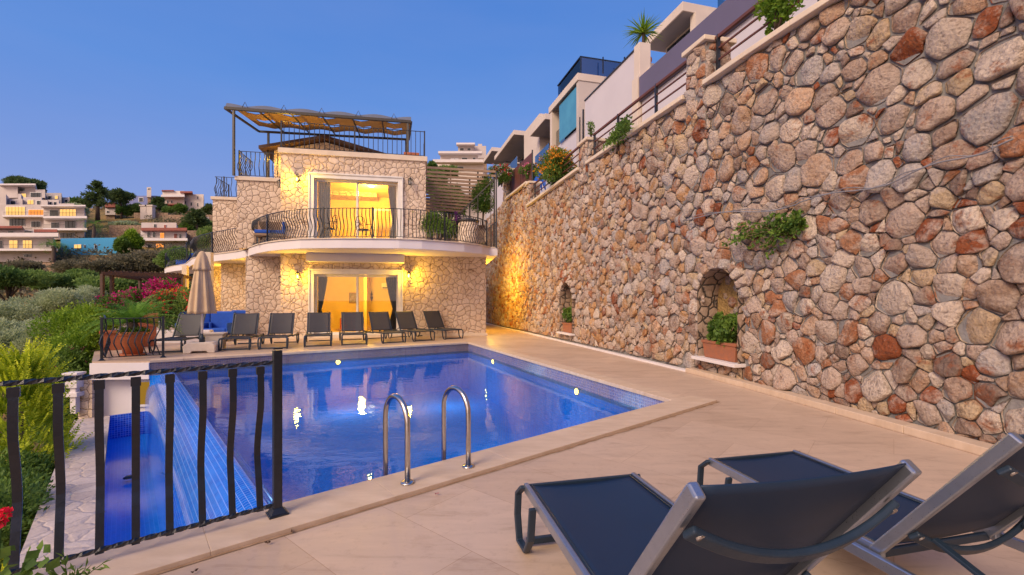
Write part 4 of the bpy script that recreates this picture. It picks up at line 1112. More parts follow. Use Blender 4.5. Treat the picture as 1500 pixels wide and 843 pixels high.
# barbecue
p = at(686, 355, 17.9); t_ = thing('stone_barbecue', 'rounded pale stone barbecue with dark cap at the balcony corner', 'barbecue', (p.x, p.y, ZB + .03))
mb = MB(); mb.lathe([(.40, 0), (.42, .4), (.40, .95), (.36, 1.02)], (p.x, p.y, ZB + .03), 20); mb.build('body', 'stone_villa', t_); mb = MB(); mb.lathe([(.36, 1.02), (.44, 1.05), (.44, 1.1), (.25, 1.16), (0, 1.16)], (p.x, p.y, ZB + .03), 20); mb.build('cap', 'bracket', t_)
# slatted screen and stair rail
t_ = thing('slat_screen', 'weathered horizontal slat screen beside the upper villa wall', 'screen', (-2.4, 20.4, 4.0))
SY = 20.6
for k in range(13):
    py0 = lerp(247, 307, (k / 12) ** .9); xr = lerp(726, 678, max(0, (k - 1.0) / 11)); a = at(623, py0 - 1.5, SY - .3); b = at(xr, py0 + (lerp(5, 3, k / 12)), SY + .3)
    mb = MB(); mb.bar([a, b], .11, .03, (0, .3, 1)); mb.build('slat', 'wood', t_)
for px in (700, 724, 688):
    a = at(px, 250 if px != 688 else 262, SY + .38); mb = MB(); mb.bar([V(a.x, a.y, 3.43), V(a.x, a.y, a.z)], .07, .07, (1, 0, 0)); mb.build('post', 'bracket', t_)
for px in (660, 640):
    a = at(px, 250, SY + .34); mb = MB(); mb.bar([V(a.x, a.y, 3.43), V(a.x, a.y, a.z)], .05, .05, (1, 0, 0)); mb.build('post', 'wood', t_)
mb = MB(); mb.bar([at(674, 312, SY - .7), at(719, 268, SY - .5), at(738, 250, SY - .3)], .05, .05, (0, 1, 0)); mb.bar([at(676, 318, SY - .7), at(690, 318, SY - .68)], .03, .03, (0, 1, 0))
for px, py in ((678, 309), (700, 288), (719, 269)): a = at(px, py, SY - .6); mb.bar([V(a.x, a.y, 3.43), a], .03, .03, (1, 0, 0))
tag(mb.build('stair_handrail', 'bracket'), 'dark diagonal handrail rising beside the slat screen', 'handrail')
t_ = thing('corner_post', 'tall thin dark post at the right end of the balcony', 'post', tuple(atz(727.5, 362, ZB)))
a = atz(727, 362.5, ZB); mb = MB(); mb.bar([V(a.x, a.y, ZB), V(a.x, a.y, zof(252, a.y))], .05, .05, (1, 0, 0)); mb.build('post', 'iron', t_)
railing('straight black railing at the right end of the balcony by the rubble wall', [atz(727, 363, ZB) + V(0, .05, 0), atz(727, 363, ZB) + V(-.5, 2.2, 0)], 1.0, 8, (0, 1), 0, name='balcony_railing', outward=-1, group='bellied railings on the villa balcony')

# ================================================================ near and far pool railings
def railing_near():
    a = V(-1.506, 2.92, .028); d = (V(-2.42, 2.154, 0) - V(-1.506, 2.92, 0)).normalized()
    h = .99; L_ = 2.05; t_ = thing('pool_railing', 'close black wrought iron railing with bent flat bars, left foreground', 'railing', tuple(a))
    u3 = V(0, 0, 1); out = V(-.64, .77, 0)
    me = baluster_mesh(.91, .10, .036, .010)
    def twist(path, r):
        m_ = MB(); n = 90; P_ = [path[0].lerp(path[1], i / n) for i in range(n + 1)]
        dd_ = (path[1] - path[0]).normalized(); s_ = dd_.cross(u3).normalized(); vs = []; fs = []
        for i, p in enumerate(P_):
            for k in range(4):
                an = i * .55 + PI / 2 * k; vs.append(p + s_ * math.cos(an) * r + u3 * math.sin(an) * r)
        for i in range(n):
            for k in range(4): k2 = (k + 1) % 4; fs.append((i * 4 + k, i * 4 + k2, i * 4 + 4 + k2, i * 4 + 4 + k))
        m_.add(vs, fs); return m_
    twist([a + u3 * (h - .015), a + d * L_ + u3 * (h - .015)], .0145).build('top_rail', 'iron', t_)
    twist([a + u3 * .062, a + d * L_ + u3 * .075], .0145).build('bottom_rail', 'iron', t_)
    mb = MB(); rz = math.atan2(d.y, d.x); mb.box((a.x, a.y, .028 + .53), (.05, .05, 1.04), rz); mb.box((a.x, a.y, 1.092), (.056, .056, .012), rz)
    mb.build('post', 'iron', t_, .003)
    mb = MB()
    for z0, z1, w0, w1 in ((.028, .04, .115, .115), (.04, .075, .10, .058)):
        q_ = []
        for zz, ww in ((z0, w0), (z1, w1)):
            for sx, sy in ((-1, -1), (1, -1), (1, 1), (-1, 1)): x, y = sx * ww / 2, sy * ww / 2; q_.append((a.x + x * math.cos(rz) - y * math.sin(rz), a.y + x * math.sin(rz) + y * math.cos(rz), zz))
        mb.hexa(q_)
    mb.build('post_foot', 'iron', t_, .003)
    # spacing read from the picture
    for px in (381.5, 341, 297, 249, 199, 145.5, 85.5, 19.5, -52, -130, -215, -310):
        k = (px - 750) / F; s_ = (k * a.y - a.x) / (d.x - k * d.y); p = a + d * s_
        if s_ > L_: continue
        o = bpy.data.objects.new('baluster', me); C.objects.link(o); o.parent = t_; OFF[o.name] = OFF[t_.name]
        o.rotation_euler = (0, 0, math.atan2(out.y, out.x) - PI / 2); o.location = p + u3 * .045 - a
        # folded collar at the head of each bar
        key = 'collar'
        if key not in BAL:
            m_ = MB(); m_.box((0, .004, .885), (.044, .032, .046)); oo = m_.build('collar', 'iron', origin=(0, 0, 0)); BAL[key] = oo.data; bpy.data.objects.remove(oo)
        c_ = bpy.data.objects.new('collar', BAL[key]); C.objects.link(c_); c_.parent = o
railing_near()
R0 = RC + V(.10, .14, 0); Rr = R0 + dl * .0
pr = atz(239, 524, 0)
railing('black bellied railing around the terracotta cycad pot on the far terrace', [V(pr.x, pr.y, 0), V(R0.x, R0.y, 0)], .97, 9, (0, 1), .12, .03, .012, name='terrace_railing', outward=-1, round_=False, baseplate=True, face=(-.3, -.95))
railing('black bellied railing running back along the left edge of the far terrace', [V(R0.x, R0.y + .1, 0), V(-12.7, 14.15, 0), V(-15.5, 17.2, 0)], .97, 30, (.5, 1), .09, .03, .012, name='terrace_railing', outward=-1, round_=False)

# ladder handrails
t_ = thing('pool_ladder', 'stainless steel pool ladder with two hooped handrails', 'ladder', (-.62, 4.0, 0))
for p0 in (atz(597, 708, .028), atz(686, 684, .028)):
    p0 = V(p0.x, p0.y, .028); d = V(-.645, .764, 0)
    path = [p0, p0 + V(0, 0, .43)] + [p0 + d * (.19 * (1 - math.cos(a))) + V(0, 0, .43 + .19 * math.sin(a)) for a in [PI * k / 12 for k in range(1, 12)]] + [p0 + d * .38 + V(0, 0, .43), p0 + d * .38 + V(0, 0, -.5), p0 + d * .38 + V(0, 0, -1.2)]
    mb = MB(); mb.tube(path, .0215, 16); hr = mb.build('handrail', 'steel', t_)
    mb = MB(); mb.lathe([(.052, 0), (.052, .008), (.044, .014), (.022, .016)], tuple(p0), 20); mb.build('flange', 'steel', hr)
pA, pB = atz(597, 708, .028), atz(686, 684, .028)
for z_ in (-.45, -.7, -.95):
    mb = MB(); d = V(-.645, .764, 0) * .38; mb.bar([V(pA.x, pA.y, z_) + d, V(pB.x, pB.y, z_) + d], .07, .03, (-.645, .764, 0)); mb.build('step', 'steel', t_)

# ================================================================ loungers
def make_lounger(frame, slingm, label, group, rake=52.3, near=True):
    t_ = thing('sun_lounger', label, 'sun lounger', (0, 0, 0), group)
    W = .335; z = .335; hy = 1.08
    a = math.radians(rake); bl = .775; by, bz = hy + bl * math.cos(a), z + bl * math.sin(a)
    for s_ in (-1, 1):   # seat rails
        mb = MB(); mb.bar([(s_ * W, 0, z), (s_ * W, hy + .04, z - .005)], .05, .026, (0, 0, 1)); mb.build('seat_rail', frame, t_, .005)
        mb = MB(); mb.bar([(s_ * (W + .038), .92, z - .03), (s_ * (W + .038), 1.93, z - .03)], .05, .026, (0, 0, 1)); mb.build('base_rail', frame, t_, .005)
        mb = MB(); mb.bar([(s_ * W, hy, z - .02), (s_ * W, by, bz)], .046, .032, (0, math.sin(a), -math.cos(a)) if False else (0, -math.sin(a), math.cos(a))); mb.build('back_rail', frame, t_, .007)
        for y0, y1, y2 in ((.02, -.055, .17), (1.86, 1.93, 1.70)):
            mb = MB(); x = s_ * (W + (.02 if y0 < 1 else .045)); path = [(x, y0, z + .01), (x + s_ * .012, y0 + (y1 - y0) * .9, z - .05), (x + s_ * .015, y1, .16), (x + s_ * .01, lerp(y1, y0, .35), .02), (x, lerp(y0, y2, .45), .018), (x, y2, .12), (x, y2 + (y2 - y0) * .25, z - .03)]
            mb.bar(path, .04, .022, (1, 0, 0)); mb.build('leg', 'plast', t_, .006)
    for y, zz, w_ in ((.02, .035, .03), (1.9, .035, .03), (.012, z, .022), (hy, z - .03, .02)):
        mb = MB(); mb.bar([(-W, y, zz), (W, y, zz)], .035, w_, (0, 0, 1)); mb.build('crossbar', 'plast', t_, .004)
    # slings
    def slg(p, q_, w, sag, nm, u0=0):
        mb = MB(); rows = []; p, q_ = Vector(p), Vector(q_); n = (q_ - p).cross(V(1, 0, 0)).normalized()
        if n.z > 0: n = -n
        if nm == 'back_sling': n = V(0, math.sin(a), -math.cos(a))
        for i in range(17):
            v_ = i / 16; c = p.lerp(q_, v_); row = []
            for j in range(13):
                u = j / 12 * 2 - 1; row.append(c + V(u * w, 0, 0) + n * sag * (1 - u * u) * (.6 + .4 * math.sin(PI * v_)))
            rows.append(row)
        mb.grid(rows, smooth=True); return mb.build(nm, slingm, t_, solid=.004)
    slg((0, .0, z + .012), (0, hy + .0, z + .008), W - .012, .022, 'seat_sling')
    ny, nz = -math.sin(a) * .008, math.cos(a) * .008
    slg((0, hy + .06 * math.cos(a) + ny, z - .02 + .06 * math.sin(a) + nz), (0, by + ny, bz + nz), W - .015, .02, 'back_sling')
    mb = MB()
    for s_ in (-1, 1): mb.tube([(s_ * (W - .03), .015, z + .0155), (s_ * (W - .03), hy, z + .0115)], .0035, 5)
    mb.tube([(-W + .03, .02, z + .010), (W - .03, .02, z + .010)], .0035, 5); mb.build('seam', 'plast', t_)
    # bow braces behind the back
    dv = V(0, math.cos(a), math.sin(a)); nb2 = V(0, math.sin(a), -math.cos(a))
    for f_, bow, drop in ((.86, .12, .07), (.27, .12, .07)):
        c = V(0, hy, z - .02) + dv * bl * f_; path = []
        for k in range(15):
            u = k / 14 * 2 - 1; q_ = 1 - u * u; path.append(c + V(u * (W - .005), 0, 0) + nb2 * (.028 + bow * .55 * q_) - dv * drop * q_)
        mb = MB(); mb.bar(path, .045, .022, tuple(dv)); o = mb.build('back_brace', 'plast', t_, .006)
        for s_ in (-1, 1): mb = MB(); mb.tube([c + V(s_ * (W - .03), 0, 0) + nb2 * .03, c + V(s_ * (W - .03), 0, 0) + nb2 * .05], .012, 8); mb.build('bolt', 'steel', o)
    c = V(0, hy, z - .02) + dv * bl * .27
    for s_ in (-1, 1):
        mb = MB(); mb.bar([c + V(s_ * .25, 0, 0) + nb2 * .055, V(s_ * .25, hy + .62, z - .06)], .03, .016, (1, 0, 0)); mb.build('prop', 'plast', t_, .003)
    mb = MB(); mb.bar([(-W - .03, hy + .62, z - .065), (W + .03, hy + .62, z - .065)], .03, .02, (0, 0, 1)); mb.build('prop_bar', 'plast', t_, .003)
    return t_
GN = 'dark sun loungers in the foreground'; GF = 'grey sun loungers lined up along the far pool edge'
ln = make_lounger('alu', 'sling', 'navy sling lounger with silver back rails, front and centre of the near pair', GN)
rzn = PI + math.radians(13.5)
ln.location = (.405, 2.675, 0); ln.rotation_euler = (0, 0, rzn)
dup(ln, (1.635, 3.09, 0), rzn, 'navy sling lounger with silver back rails, at the right edge near the stone skirting', GN)
lf = make_lounger('plast', 'slingg', 'grey sling lounger behind the far terrace railing, left of the umbrella', GF, rake=58, near=False)
spots = [(-9.15, 12.05, -.22, None), (-7.68, 12.6, -.33, 'grey sling lounger right beside the closed umbrella base'), (-6.80, 12.95, -.30, 'grey sling lounger second to the right of the umbrella'), (-5.80, 13.6, -.38, 'grey sling lounger before the left jamb of the ground floor door'), (-4.88, 14.1, -.38, 'grey sling lounger centred before the lit ground floor door'), (-3.82, 14.75, -.62, 'grey sling lounger before the right half of the ground floor door'), (-2.98, 15.45, -.70, 'grey sling lounger below the right ground lantern'), (-2.08, 16.25, -.74, 'rightmost grey sling lounger, near the far pool corner')]
for i, (x, y, th, lb) in enumerate(spots):
    # th: heading of the foot end away from straight towards the camera
    rz = PI * 0 + (-th) * 1.0 * .9
    if i == 0: lf.location = (x, y, 0); lf.rotation_euler = (0, 0, -th)
    else: dup(lf, (x, y, 0), -th, lb, GF)
# ================================================================ umbrella, pots, furniture on the far terrace
ub = atz(296, 516, 0); ux, uy = ub.x, ub.y
t_ = thing('umbrella', 'closed taupe sun umbrella on a white pole beside the pool', 'umbrella', (ux, uy, 0))
mb = MB(); mb.tube([(ux, uy, .28), (ux, uy, 2.55)], .03, 12); mb.build('pole', 'white', t_)
def pleat(amp, n): return lambda t_, z: 1 + amp * math.sin(t_ * n) * max(0, min(1, (2.6 - z) / .8))
mb = MB(); mb.lathe([(.305, 1.04), (.30, 1.12), (.27, 1.4), (.22, 1.8), (.175, 2.15), (.14, 2.35), (.11, 2.5)], (ux, uy, 0), 96, fl=lambda a, z: 1 + .16 * math.sin(a * 8) * min(1, (2.6 - z)) + .05 * math.sin(a * 19 + z)); mb.build('canopy', 'fabricb', t_)
mb = MB(); mb.lathe([(.21, 2.2), (.195, 2.26), (.165, 2.42), (.12, 2.58), (.07, 2.68), (.03, 2.72), (0, 2.725)], (ux, uy, 0), 72, fl=lambda a, z: 1 + .12 * math.sin(a * 8 + .4) * max(0, min(1, (2.6 - z) * 3))); mb.build('cap', 'fabricb', t_)
mb = MB(); mb.lathe([(.07, .27), (.07, .42), (.035, .45), (.03, .5), (0, .5)], (ux, uy, 0), 14); mb.build('pole_socket', 'plast', t_)
def baseblock(x, y, rz, label, s=1.0):
    o = MB(); q_ = []
    prof_ = [(-.36, 0), (-.20, 0), (-.16, .05), (.16, .05), (.20, 0), (.36, 0), (.36, .2), (.28, .27), (-.28, .27), (-.36, .2)]
    vs = []; n = len(prof_)
    for dy in (-.28, .28):
        for a, b in prof_: vs.append((x + (a * math.cos(rz) - dy * math.sin(rz)) * s, y + (a * math.sin(rz) + dy * math.cos(rz)) * s, b * s + .001))
    fs = [tuple(range(n)), tuple(range(2 * n - 1, n - 1, -1))] + [(i, i + n, (i + 1) % n + n, (i + 1) % n) for i in range(n)]
    o.add(vs, fs); return tag(o.build('weight_block', 'concrete', bevel=.015), label, 'umbrella base')
baseblock(ux, uy, .35, 'white concrete block carrying the closed umbrella')
q_ = at(303, 497, 13.0); mb = MB(); mb.box((q_.x + .22, 13.0, .22), (.5, .3, .42), .3); mb.box((q_.x + .22, 13.0, .45), (.58, .36, .05), .3); tag(mb.build('concrete_box', 'concrete', bevel=.012), 'low square concrete bench box behind the umbrella base', 'concrete block')

def pot(name, label, x, y, r0, r1, h, mat='terra', saucer=True, cat='plant pot', z=0.001):
    t_ = thing(name, label, cat, (x, y, z)); mb = MB()
    mb.lathe([(r0, .035), (lerp(r0, r1, .8), h * .8), (r1 * 1.0, h * .84), (r1 * 1.06, h * .85), (r1 * 1.08, h), (r1 * .96, h), (r1 * .93, h * .86), (r1 * .9, h * .8), (0, h * .8)], (x, y, z), 32); mb.build('bowl', mat, t_)
    mb = MB(); mb.lathe([(r1 * .9, h * .82), (0, h * .86)], (x, y, z), 20); mb.build('soil', 'soil', t_)
    if saucer: mb = MB(); mb.lathe([(r0 * 1.25, 0), (r0 * 1.45, .045), (r0 * 1.4, .045), (r0 * 1.1, .02), (0, .02)], (x, y, z), 32); mb.build('saucer', mat, t_)
    return t_
px_, py_ = -9.66, 11.6
pot('terracotta_pot', 'large ribbed terracotta pot holding the cycad on the far terrace', px_, py_, .20, .285, .60)
def fronds(name, label, x, y, z, n, L, seed, cat, width=.09, cols='palm', lift=(.1, 1.25), trunk=(.16, .28), droop=.55, nseg=12, group=None, ll=.2):
    R = random.Random(seed); t_ = thing(name, label, cat, (x, y, z), group)
    mb = MB(); mb.lathe([(trunk[0], -.05), (trunk[0] * 1.15, trunk[1] * .5), (trunk[0] * .8, trunk[1]), (0, trunk[1] * 1.1)], (x, y, z), 12); mb.build('trunk', 'bark', t_)
    mb = MB()
    for i in range(n):
        az = 2 * PI * i / n * 2.4 + R.uniform(-.2, .2); el = lerp(lift[0], lift[1], R.random()); l_ = L * R.uniform(.8, 1.1); h_ = V(math.cos(az), math.sin(az), 0)
        base = V(x, y, z + trunk[1]) + h_ * trunk[0] * .3; P_ = []; p = base; e = el
        for k in range(nseg + 1):
            P_.append(p.copy()); p = p + (h_ * math.cos(e) + V(0, 0, math.sin(e))) * l_ / nseg; e -= droop / nseg * 2 * (k / nseg + .3)
        tn = R.uniform(.1, .9); mb.tube(P_, [.008 * (1 - .8 * k / nseg) for k in range(nseg + 1)], 4); 
        for q_ in range(len(mb.col) - 1, -1, -1):
            if mb.col[q_] is None: mb.col[q_] = tn
            else: break
        for k in range(1, nseg + 1):
            for sub in (0, .5):
                if k == nseg and sub: continue
                a = P_[k]; d = (P_[min(k + 1, nseg)] - P_[k - 1]).normalized(); a = a + d * sub * l_ / nseg; sd = d.cross(V(0, 0, 1)).normalized(); u_ = sd.cross(d)
                w_ = ll * math.sin(PI * min(1, .15 + .85 * k / nseg)) ** .6
                for s_ in (-1, 1):
                    dd_ = (sd * s_ + d * .7 + u_ * .25).normalized(); mb.add([a, a + dd_ * w_ * .5 + d * .012, a + dd_ * w_, a + dd_ * w_ * .5 - d * .012], [(0, 1, 2, 3)], 0, col=max(0, min(1, tn + R.uniform(-.2, .2))))
    mb.build('fronds', cols, t_); return t_
fronds('cycad_palm', 'spreading cycad palm growing from the large terracotta pot', px_, py_, .53, 60, 1.05, 4, 'cycad', trunk=(.12, .3), droop=.75, lift=(-.05, 1.25), ll=.16)
R = random.Random(3); mb = MB(); bl = [(V(px_ + .2 * math.cos(a), py_ + .2 * math.sin(a), .60), V(.13, .13, .1), 0) for a in [k * .7 for k in range(9)]]
crown(mb, R, bl, 1500, .05, .035, .5); tag(mb.build('pot_ivy', 'midgreen'), 'small green leaves filling the rim of the cycad pot', 'plant')
bx, by = -11.3, 12.9
t_ = thing('square_planter', 'square orange terracotta planter near the far left terrace corner', 'plant pot', (bx, by, 0))
mb = MB(); mb.box((bx, by, .24), (.5, .5, .48), .7); mb.box((bx, by, .51), (.58, .58, .07), .7); mb.build('box', 'terra', t_, .01)
mb = MB(); mb.box((bx + .25, by + .9, .8), (.5, .35, .4), .7); mb.box((bx + .25, by + .9, .3), (.42, .3, .6), .7); o = mb.build('tall_planter', 'terra', bevel=.01); tag(o, 'taller orange terracotta planter behind the square one', 'plant pot')
R = random.Random(8); mb = MB(); crown(mb, R, blobs(R, (bx, by, .78), (.35, .35, .3), 6), 1300, .09, .05, .6); mb.build('foliage', 'brightgreen', thing('potted_shrub', 'bright green leafy plant in the square terracotta planter', 'plant', (bx, by, .55)))
# low white parapet on the left of the terrace
mb = MB(); mb.prism([(-12.5, 14.6), (-9.9, 14.9), (-9.9, 15.1), (-12.5, 14.85)], 0, .42); tag(mb.build('low_wall', 'white', bevel=.01), 'low white garden wall behind the potted cycad', 'wall')

# blue sofas under the balcony
def sofa(px, w, Y, rz, label):
    p = at(px, 460, Y); t_ = thing('outdoor_sofa', label, 'sofa', (0, 0, 0), 'blue outdoor sofas under the balcony')
    for sx in (-1, 1):
        for sy in (-.32, .32): mb = MB(); mb.box((sx * (w / 2 - .05), sy, .1), (.05, .05, .2)); mb.build('leg', 'bracket', t_)
        mb = MB(); mb.box((sx * (w / 2 - .03), 0, .42), (.06, .74, .42)); mb.build('armrest', 'blue_fabric', t_, .02)
    mb = MB(); mb.box((0, 0, .24), (w, .74, .08)); mb.build('frame', 'bracket', t_)
    mb = MB(); mb.box((0, -.04, .36), (w - .14, .66, .16)); mb.build('seat_cushion', 'blue_fabric', t_, .04)
    mb = MB(); mb.box((0, .3, .70), (w - .1, .16, .62)); mb.build('back_cushion', 'blue_fabric', t_, .05)
    t_.location = (p.x, Y, 0.001); t_.rotation_euler = (0, 0, rz)
sofa(285, 1.0, 15.6, .5, 'blue cushioned outdoor sofa hidden behind the umbrella')
sofa(321, .9, 15.7, .1, 'blue cushioned outdoor sofa between umbrella and stone pier')
sofa(348, .9, 17.4, .0, 'blue cushioned outdoor sofa against the stone villa pier')
def column(px, Y, w, z1, label, h0=0):
    p = at(px, 440, Y); mb = MB(); mb.box((p.x, Y, z1 / 2), (w, w, z1), .2); mb.box((p.x, Y, .06), (w * 1.25, w * 1.25, .12), .2); tag(mb.build('column', 'cream', bevel=.008), label, 'column', 'beige columns under the balcony')
column(305.5, 16.2, .24, 3.1, 'thicker beige column rising behind the closed umbrella'); column(271.5, 22.2, .22, 3.1, 'slim beige column left of the closed umbrella')
# dark pergola
t_ = thing('pergola', 'dark timber pergola with flat slatted top behind the cycad', 'pergola', (-16, 20, 0))
c0, c1, c2, c3 = at(150, 401, 19), at(268, 401, 21), at(286, 403, 24.5), at(205, 403, 24.5)
for a, b in ((c0, c1), (c1, c2), (c2, c3), (c3, c0)): mb = MB(); mb.bar([V(a.x, a.y, 2.52), V(b.x, b.y, 2.52)], .14, .07, (0, 0, 1)); mb.build('beam', 'slate', t_)
for k in range(1, 14): a, b = c0.lerp(c1, k / 14), c3.lerp(c2, k / 14); mb = MB(); mb.bar([V(a.x, a.y, 2.61), V(b.x, b.y, 2.61)], .05, .09, (1, 0, 0)); mb.build('slat', 'slate', t_)
for a, z0 in ((c0, -4.0), (at(164, 401, 19.3), 0), (c3, -2), (c1, 0)): mb = MB(); mb.bar([V(a.x, a.y, z0), V(a.x, a.y, 2.5)], .11, .11, (1, 0, 0)); mb.build('post', 'slate', t_)

# ================================================================ planting on the terrace
def bush(name, label, x, y, z, rad, mat, n, L, W, seed, nb=10, acc=None, group=None, cat='bush', base=.45, up=.3):
    R = random.Random(seed); t_ = thing(name, label, cat, (x, y, z - rad[2] * .9), group)
    bl = blobs(R, (x, y, z), rad, nb, .68, .45); leafmb = MB(); crown(leafmb, R, bl, n, L, W, up, base=base); mats = [mat] + [a_[1] for a_ in (acc or [])]
    mb = MB()
    for c, r, tn in bl[:7]: mb.tube([V(x, y, z - rad[2] * 1.05), V(x, y, z - rad[2] * .5).lerp(c, .5), c], [.025, .018, .008], 5)
    mb.build('stems', 'bark', t_)
    for nm, m_, cnt, sz in (acc or []):
        ab = leafmb
        for _ in range(cnt):
            c, r, tn = R.choice(bl); u = rvec(R)
            if u.y > 0: u.y *= -R.choice((1, 1, -1))
            if u.z < -.3: u.z = -u.z
            p = Vector((c.x + u.x * r.x * 1.05, c.y + u.y * r.y * 1.05, c.z + u.z * r.z * 1.05))
            for _k in range(7): leaf(ab, p + rvec(R) * sz * R.random() * 1.6, (u + rvec(R) * 1.4).normalized(), sz * R.uniform(.6, 1.1), sz * .8, R, R.random(), mats.index(m_))
    leafmb.build('foliage', mats, t_)
    return t_
for (px, py, Y, rx, rz_, lb, acc, sd, mt) in (
    (205, 441, 17.0, 1.0, .60, 'magenta bougainvillea bush right behind the cycad fronds', [('flowers', 'bloom', 230, .085)], 21, 'midgreen'),
    (236, 437, 18.0, 1.05, .68, 'tall magenta bougainvillea bush under the pergola edge', [('flowers', 'bloom', 330, .085)], 22, 'midgreen'),
    (244, 452, 15.6, .75, .85, 'dark green bush dotted with red flowers left of the slim column', [('flowers', 'red', 60, .07)], 23, 'dkgreen'),
    (178, 446, 16.4, .55, .5, 'low magenta bougainvillea beside the pergola posts', [('flowers', 'bloom', 110, .08)], 24, 'midgreen'),
    (262, 442, 16.9, .55, .6, 'bougainvillea with mixed red and orange blooms by the slim column', [('flowers', 'red', 70, .08), ('orange_flowers', 'orangebloom', 70, .08)], 25, 'midgreen'),
    (284, 462, 19.5, .8, .6, 'green shrub in the gap behind the umbrella pole', [('flowers', 'bloom', 60, .08)], 26, 'midgreen')):
    p = at(px, py, Y); bush('bougainvillea', lb, p.x, Y, p.z, (rx, .8, rz_), mt, 6500, .085, .05, sd, 12, acc, 'bougainvillea bushes beside the terrace')
# greenery beside upper terrace
bush('terrace_shrub', 'green shrub behind the balcony railing right of the villa corner', *at(644, 330, 17.9), (.95, .5, .62), 'midgreen', 6000, .075, .045, 31)
bush('terrace_shrub', 'purple flowering shrub beside the stone barbecue', *at(668, 328, 18.0), (.22, .25, .55), simple('purple_leaf', (.10, .02, .12), (.2, .05, .22), 9) and leafmat('purple_leaf2', (.07, .015, .09), (.22, .05, .25)), 1500, .07, .045, 32)
bush('climbing_plant', 'leafy climber spilling over the rubble wall behind the stair rail', *at(707, 292, 21.0), (.62, .6, 1.15), 'midgreen', 8000, .085, .05, 33, 12, [('flowers', 'whitebloom', 30, .06)], base=.35)
bush('climbing_plant', 'red and white flowering climber near the top of the far pillar', *at(735, 258, 22.0), (.75, .5, .5), 'midgreen', 3500, .08, .05, 34, 8, [('flowers', 'red', 30, .07), ('white_flowers', 'whitebloom', 35, .07)])
bush('balcony_plant', 'potted green shrub on the second balcony scallop', *at(300, 352, 22.3), (.55, .5, .75), 'dkgreen', 3500, .07, .04, 35)
bush('balcony_plant', 'low green shrub by the leftmost balcony railing', *at(262, 374, 27.5), (.8, .5, .5), 'dkgreen', 2500, .08, .05, 36)
mb = MB(); p = at(271, 387, 27.6); mb.box((p.x, p.y, ZB + .28), (.8, .5, .3), .1); mb.box((p.x, p.y + .25, ZB + .62), (.8, .16, .5), .1); tag(mb.build('balcony_cushion', 'blue_fabric', bevel=.04), 'blue cushioned seat on the leftmost balcony', 'seat')
# wall top plants
def walltop(px, py, off=0.1):
    lo = min((abs((wpt(u, ZT)[0].x / wpt(u, ZT)[0].y) - (px - 750) / F), u) for u in [SEG[1] + .5 + k * .05 for k in range(540)] if wpt(u, 0)[0].y > .5); p = wpt(lo[1], ZT, off)[0]; return V(p.x, p.y, zof(py, p.y))
p = walltop(812, 246, .0); bush('flowering_bush', 'bush full of yellow and orange flowers on the wall top', p.x, p.y, p.z, (.75, .95, .62), 'midgreen', 7000, .08, .05, 41, 12, [('flowers', 'orangebloom', 150, .075)])
p = walltop(766, 262, -.2); bush('flowering_bush', 'small flowering bush before the brown fence boards', p.x, p.y, 7.1, (.5, .7, .45), 'midgreen', 2500, .08, .05, 42, 8, [('flowers', 'pinkbloom', 35, .07)])
p = walltop(900, 206, -.05); bush('vine', 'vine climbing through the wall railing right of the small pillar', p.x, p.y, p.z - .1, (.25, 1.5, .33), 'midgreen', 2600, .07, .05, 43, 12)
p = walltop(1128, 16, -.1); bush('vine', 'leafy branch hanging over the railing above the pillar at upper right', p.x, p.y, p.z, (.3, .55, .42), 'brightgreen', 1500, .075, .055, 44, 8, base=.3)
p = walltop(862, 180, -.1); bush('sprig', 'thin sprig sprouting behind the small pillar cap', p.x, p.y, p.z - .2, (.12, .12, .35), 'midgreen', 160, .07, .04, 45, 5)
# caper plant hanging on the wall face
def wallpx(px, py, off):
    z = 3.
    for _ in range(6):
        best = min((abs((wpt(u, z)[0].x / wpt(u, z)[0].y) - (px - 750) / F), u) for u in [SEG[1] + .5 + k * .05 for k in range(520)] if wpt(u, z)[0].y > .5); p = wpt(best[1], z)[0]; z = zof(py, p.y)
    q_ = wpt(best[1], z, off); return q_[0]
R = random.Random(9); t_ = thing('caper_plant', 'straggling green plant rooted in the joints high on the rubble wall', 'plant', tuple(wallpx(1170, 345, .1)))
mb = MB(); sb2 = MB(); root = wallpx(1180, 338, .06)
for k in range(34):
    ex, ey = R.choice(((1092, 352), (1105, 345), (1120, 335), (1140, 322), (1150, 328), (1188, 322), (1175, 345), (1130, 365), (1160, 340)))
    e = wallpx(ex + R.uniform(-12, 12), ey + R.uniform(-10, 10), R.uniform(.12, .3)); n_ = 10; P_ = [root.lerp(e, i / n_) + V(0, 0, .10 * math.sin(PI * i / n_) * R.uniform(.2, 1.2)) for i in range(n_ + 1)]
    sb2.tube(P_, .004, 4)
    for i in range(2, n_ + 1):
        for _ in range(4): leaf(mb, P_[i] + rvec(R) * .03, (rvec(R) + V(0, -.3, .2)).normalized(), R.uniform(.05, .085), .05, R, R.random())
sb2.build('stems', 'wood', t_); mb.build('leaves', 'midgreen', t_)
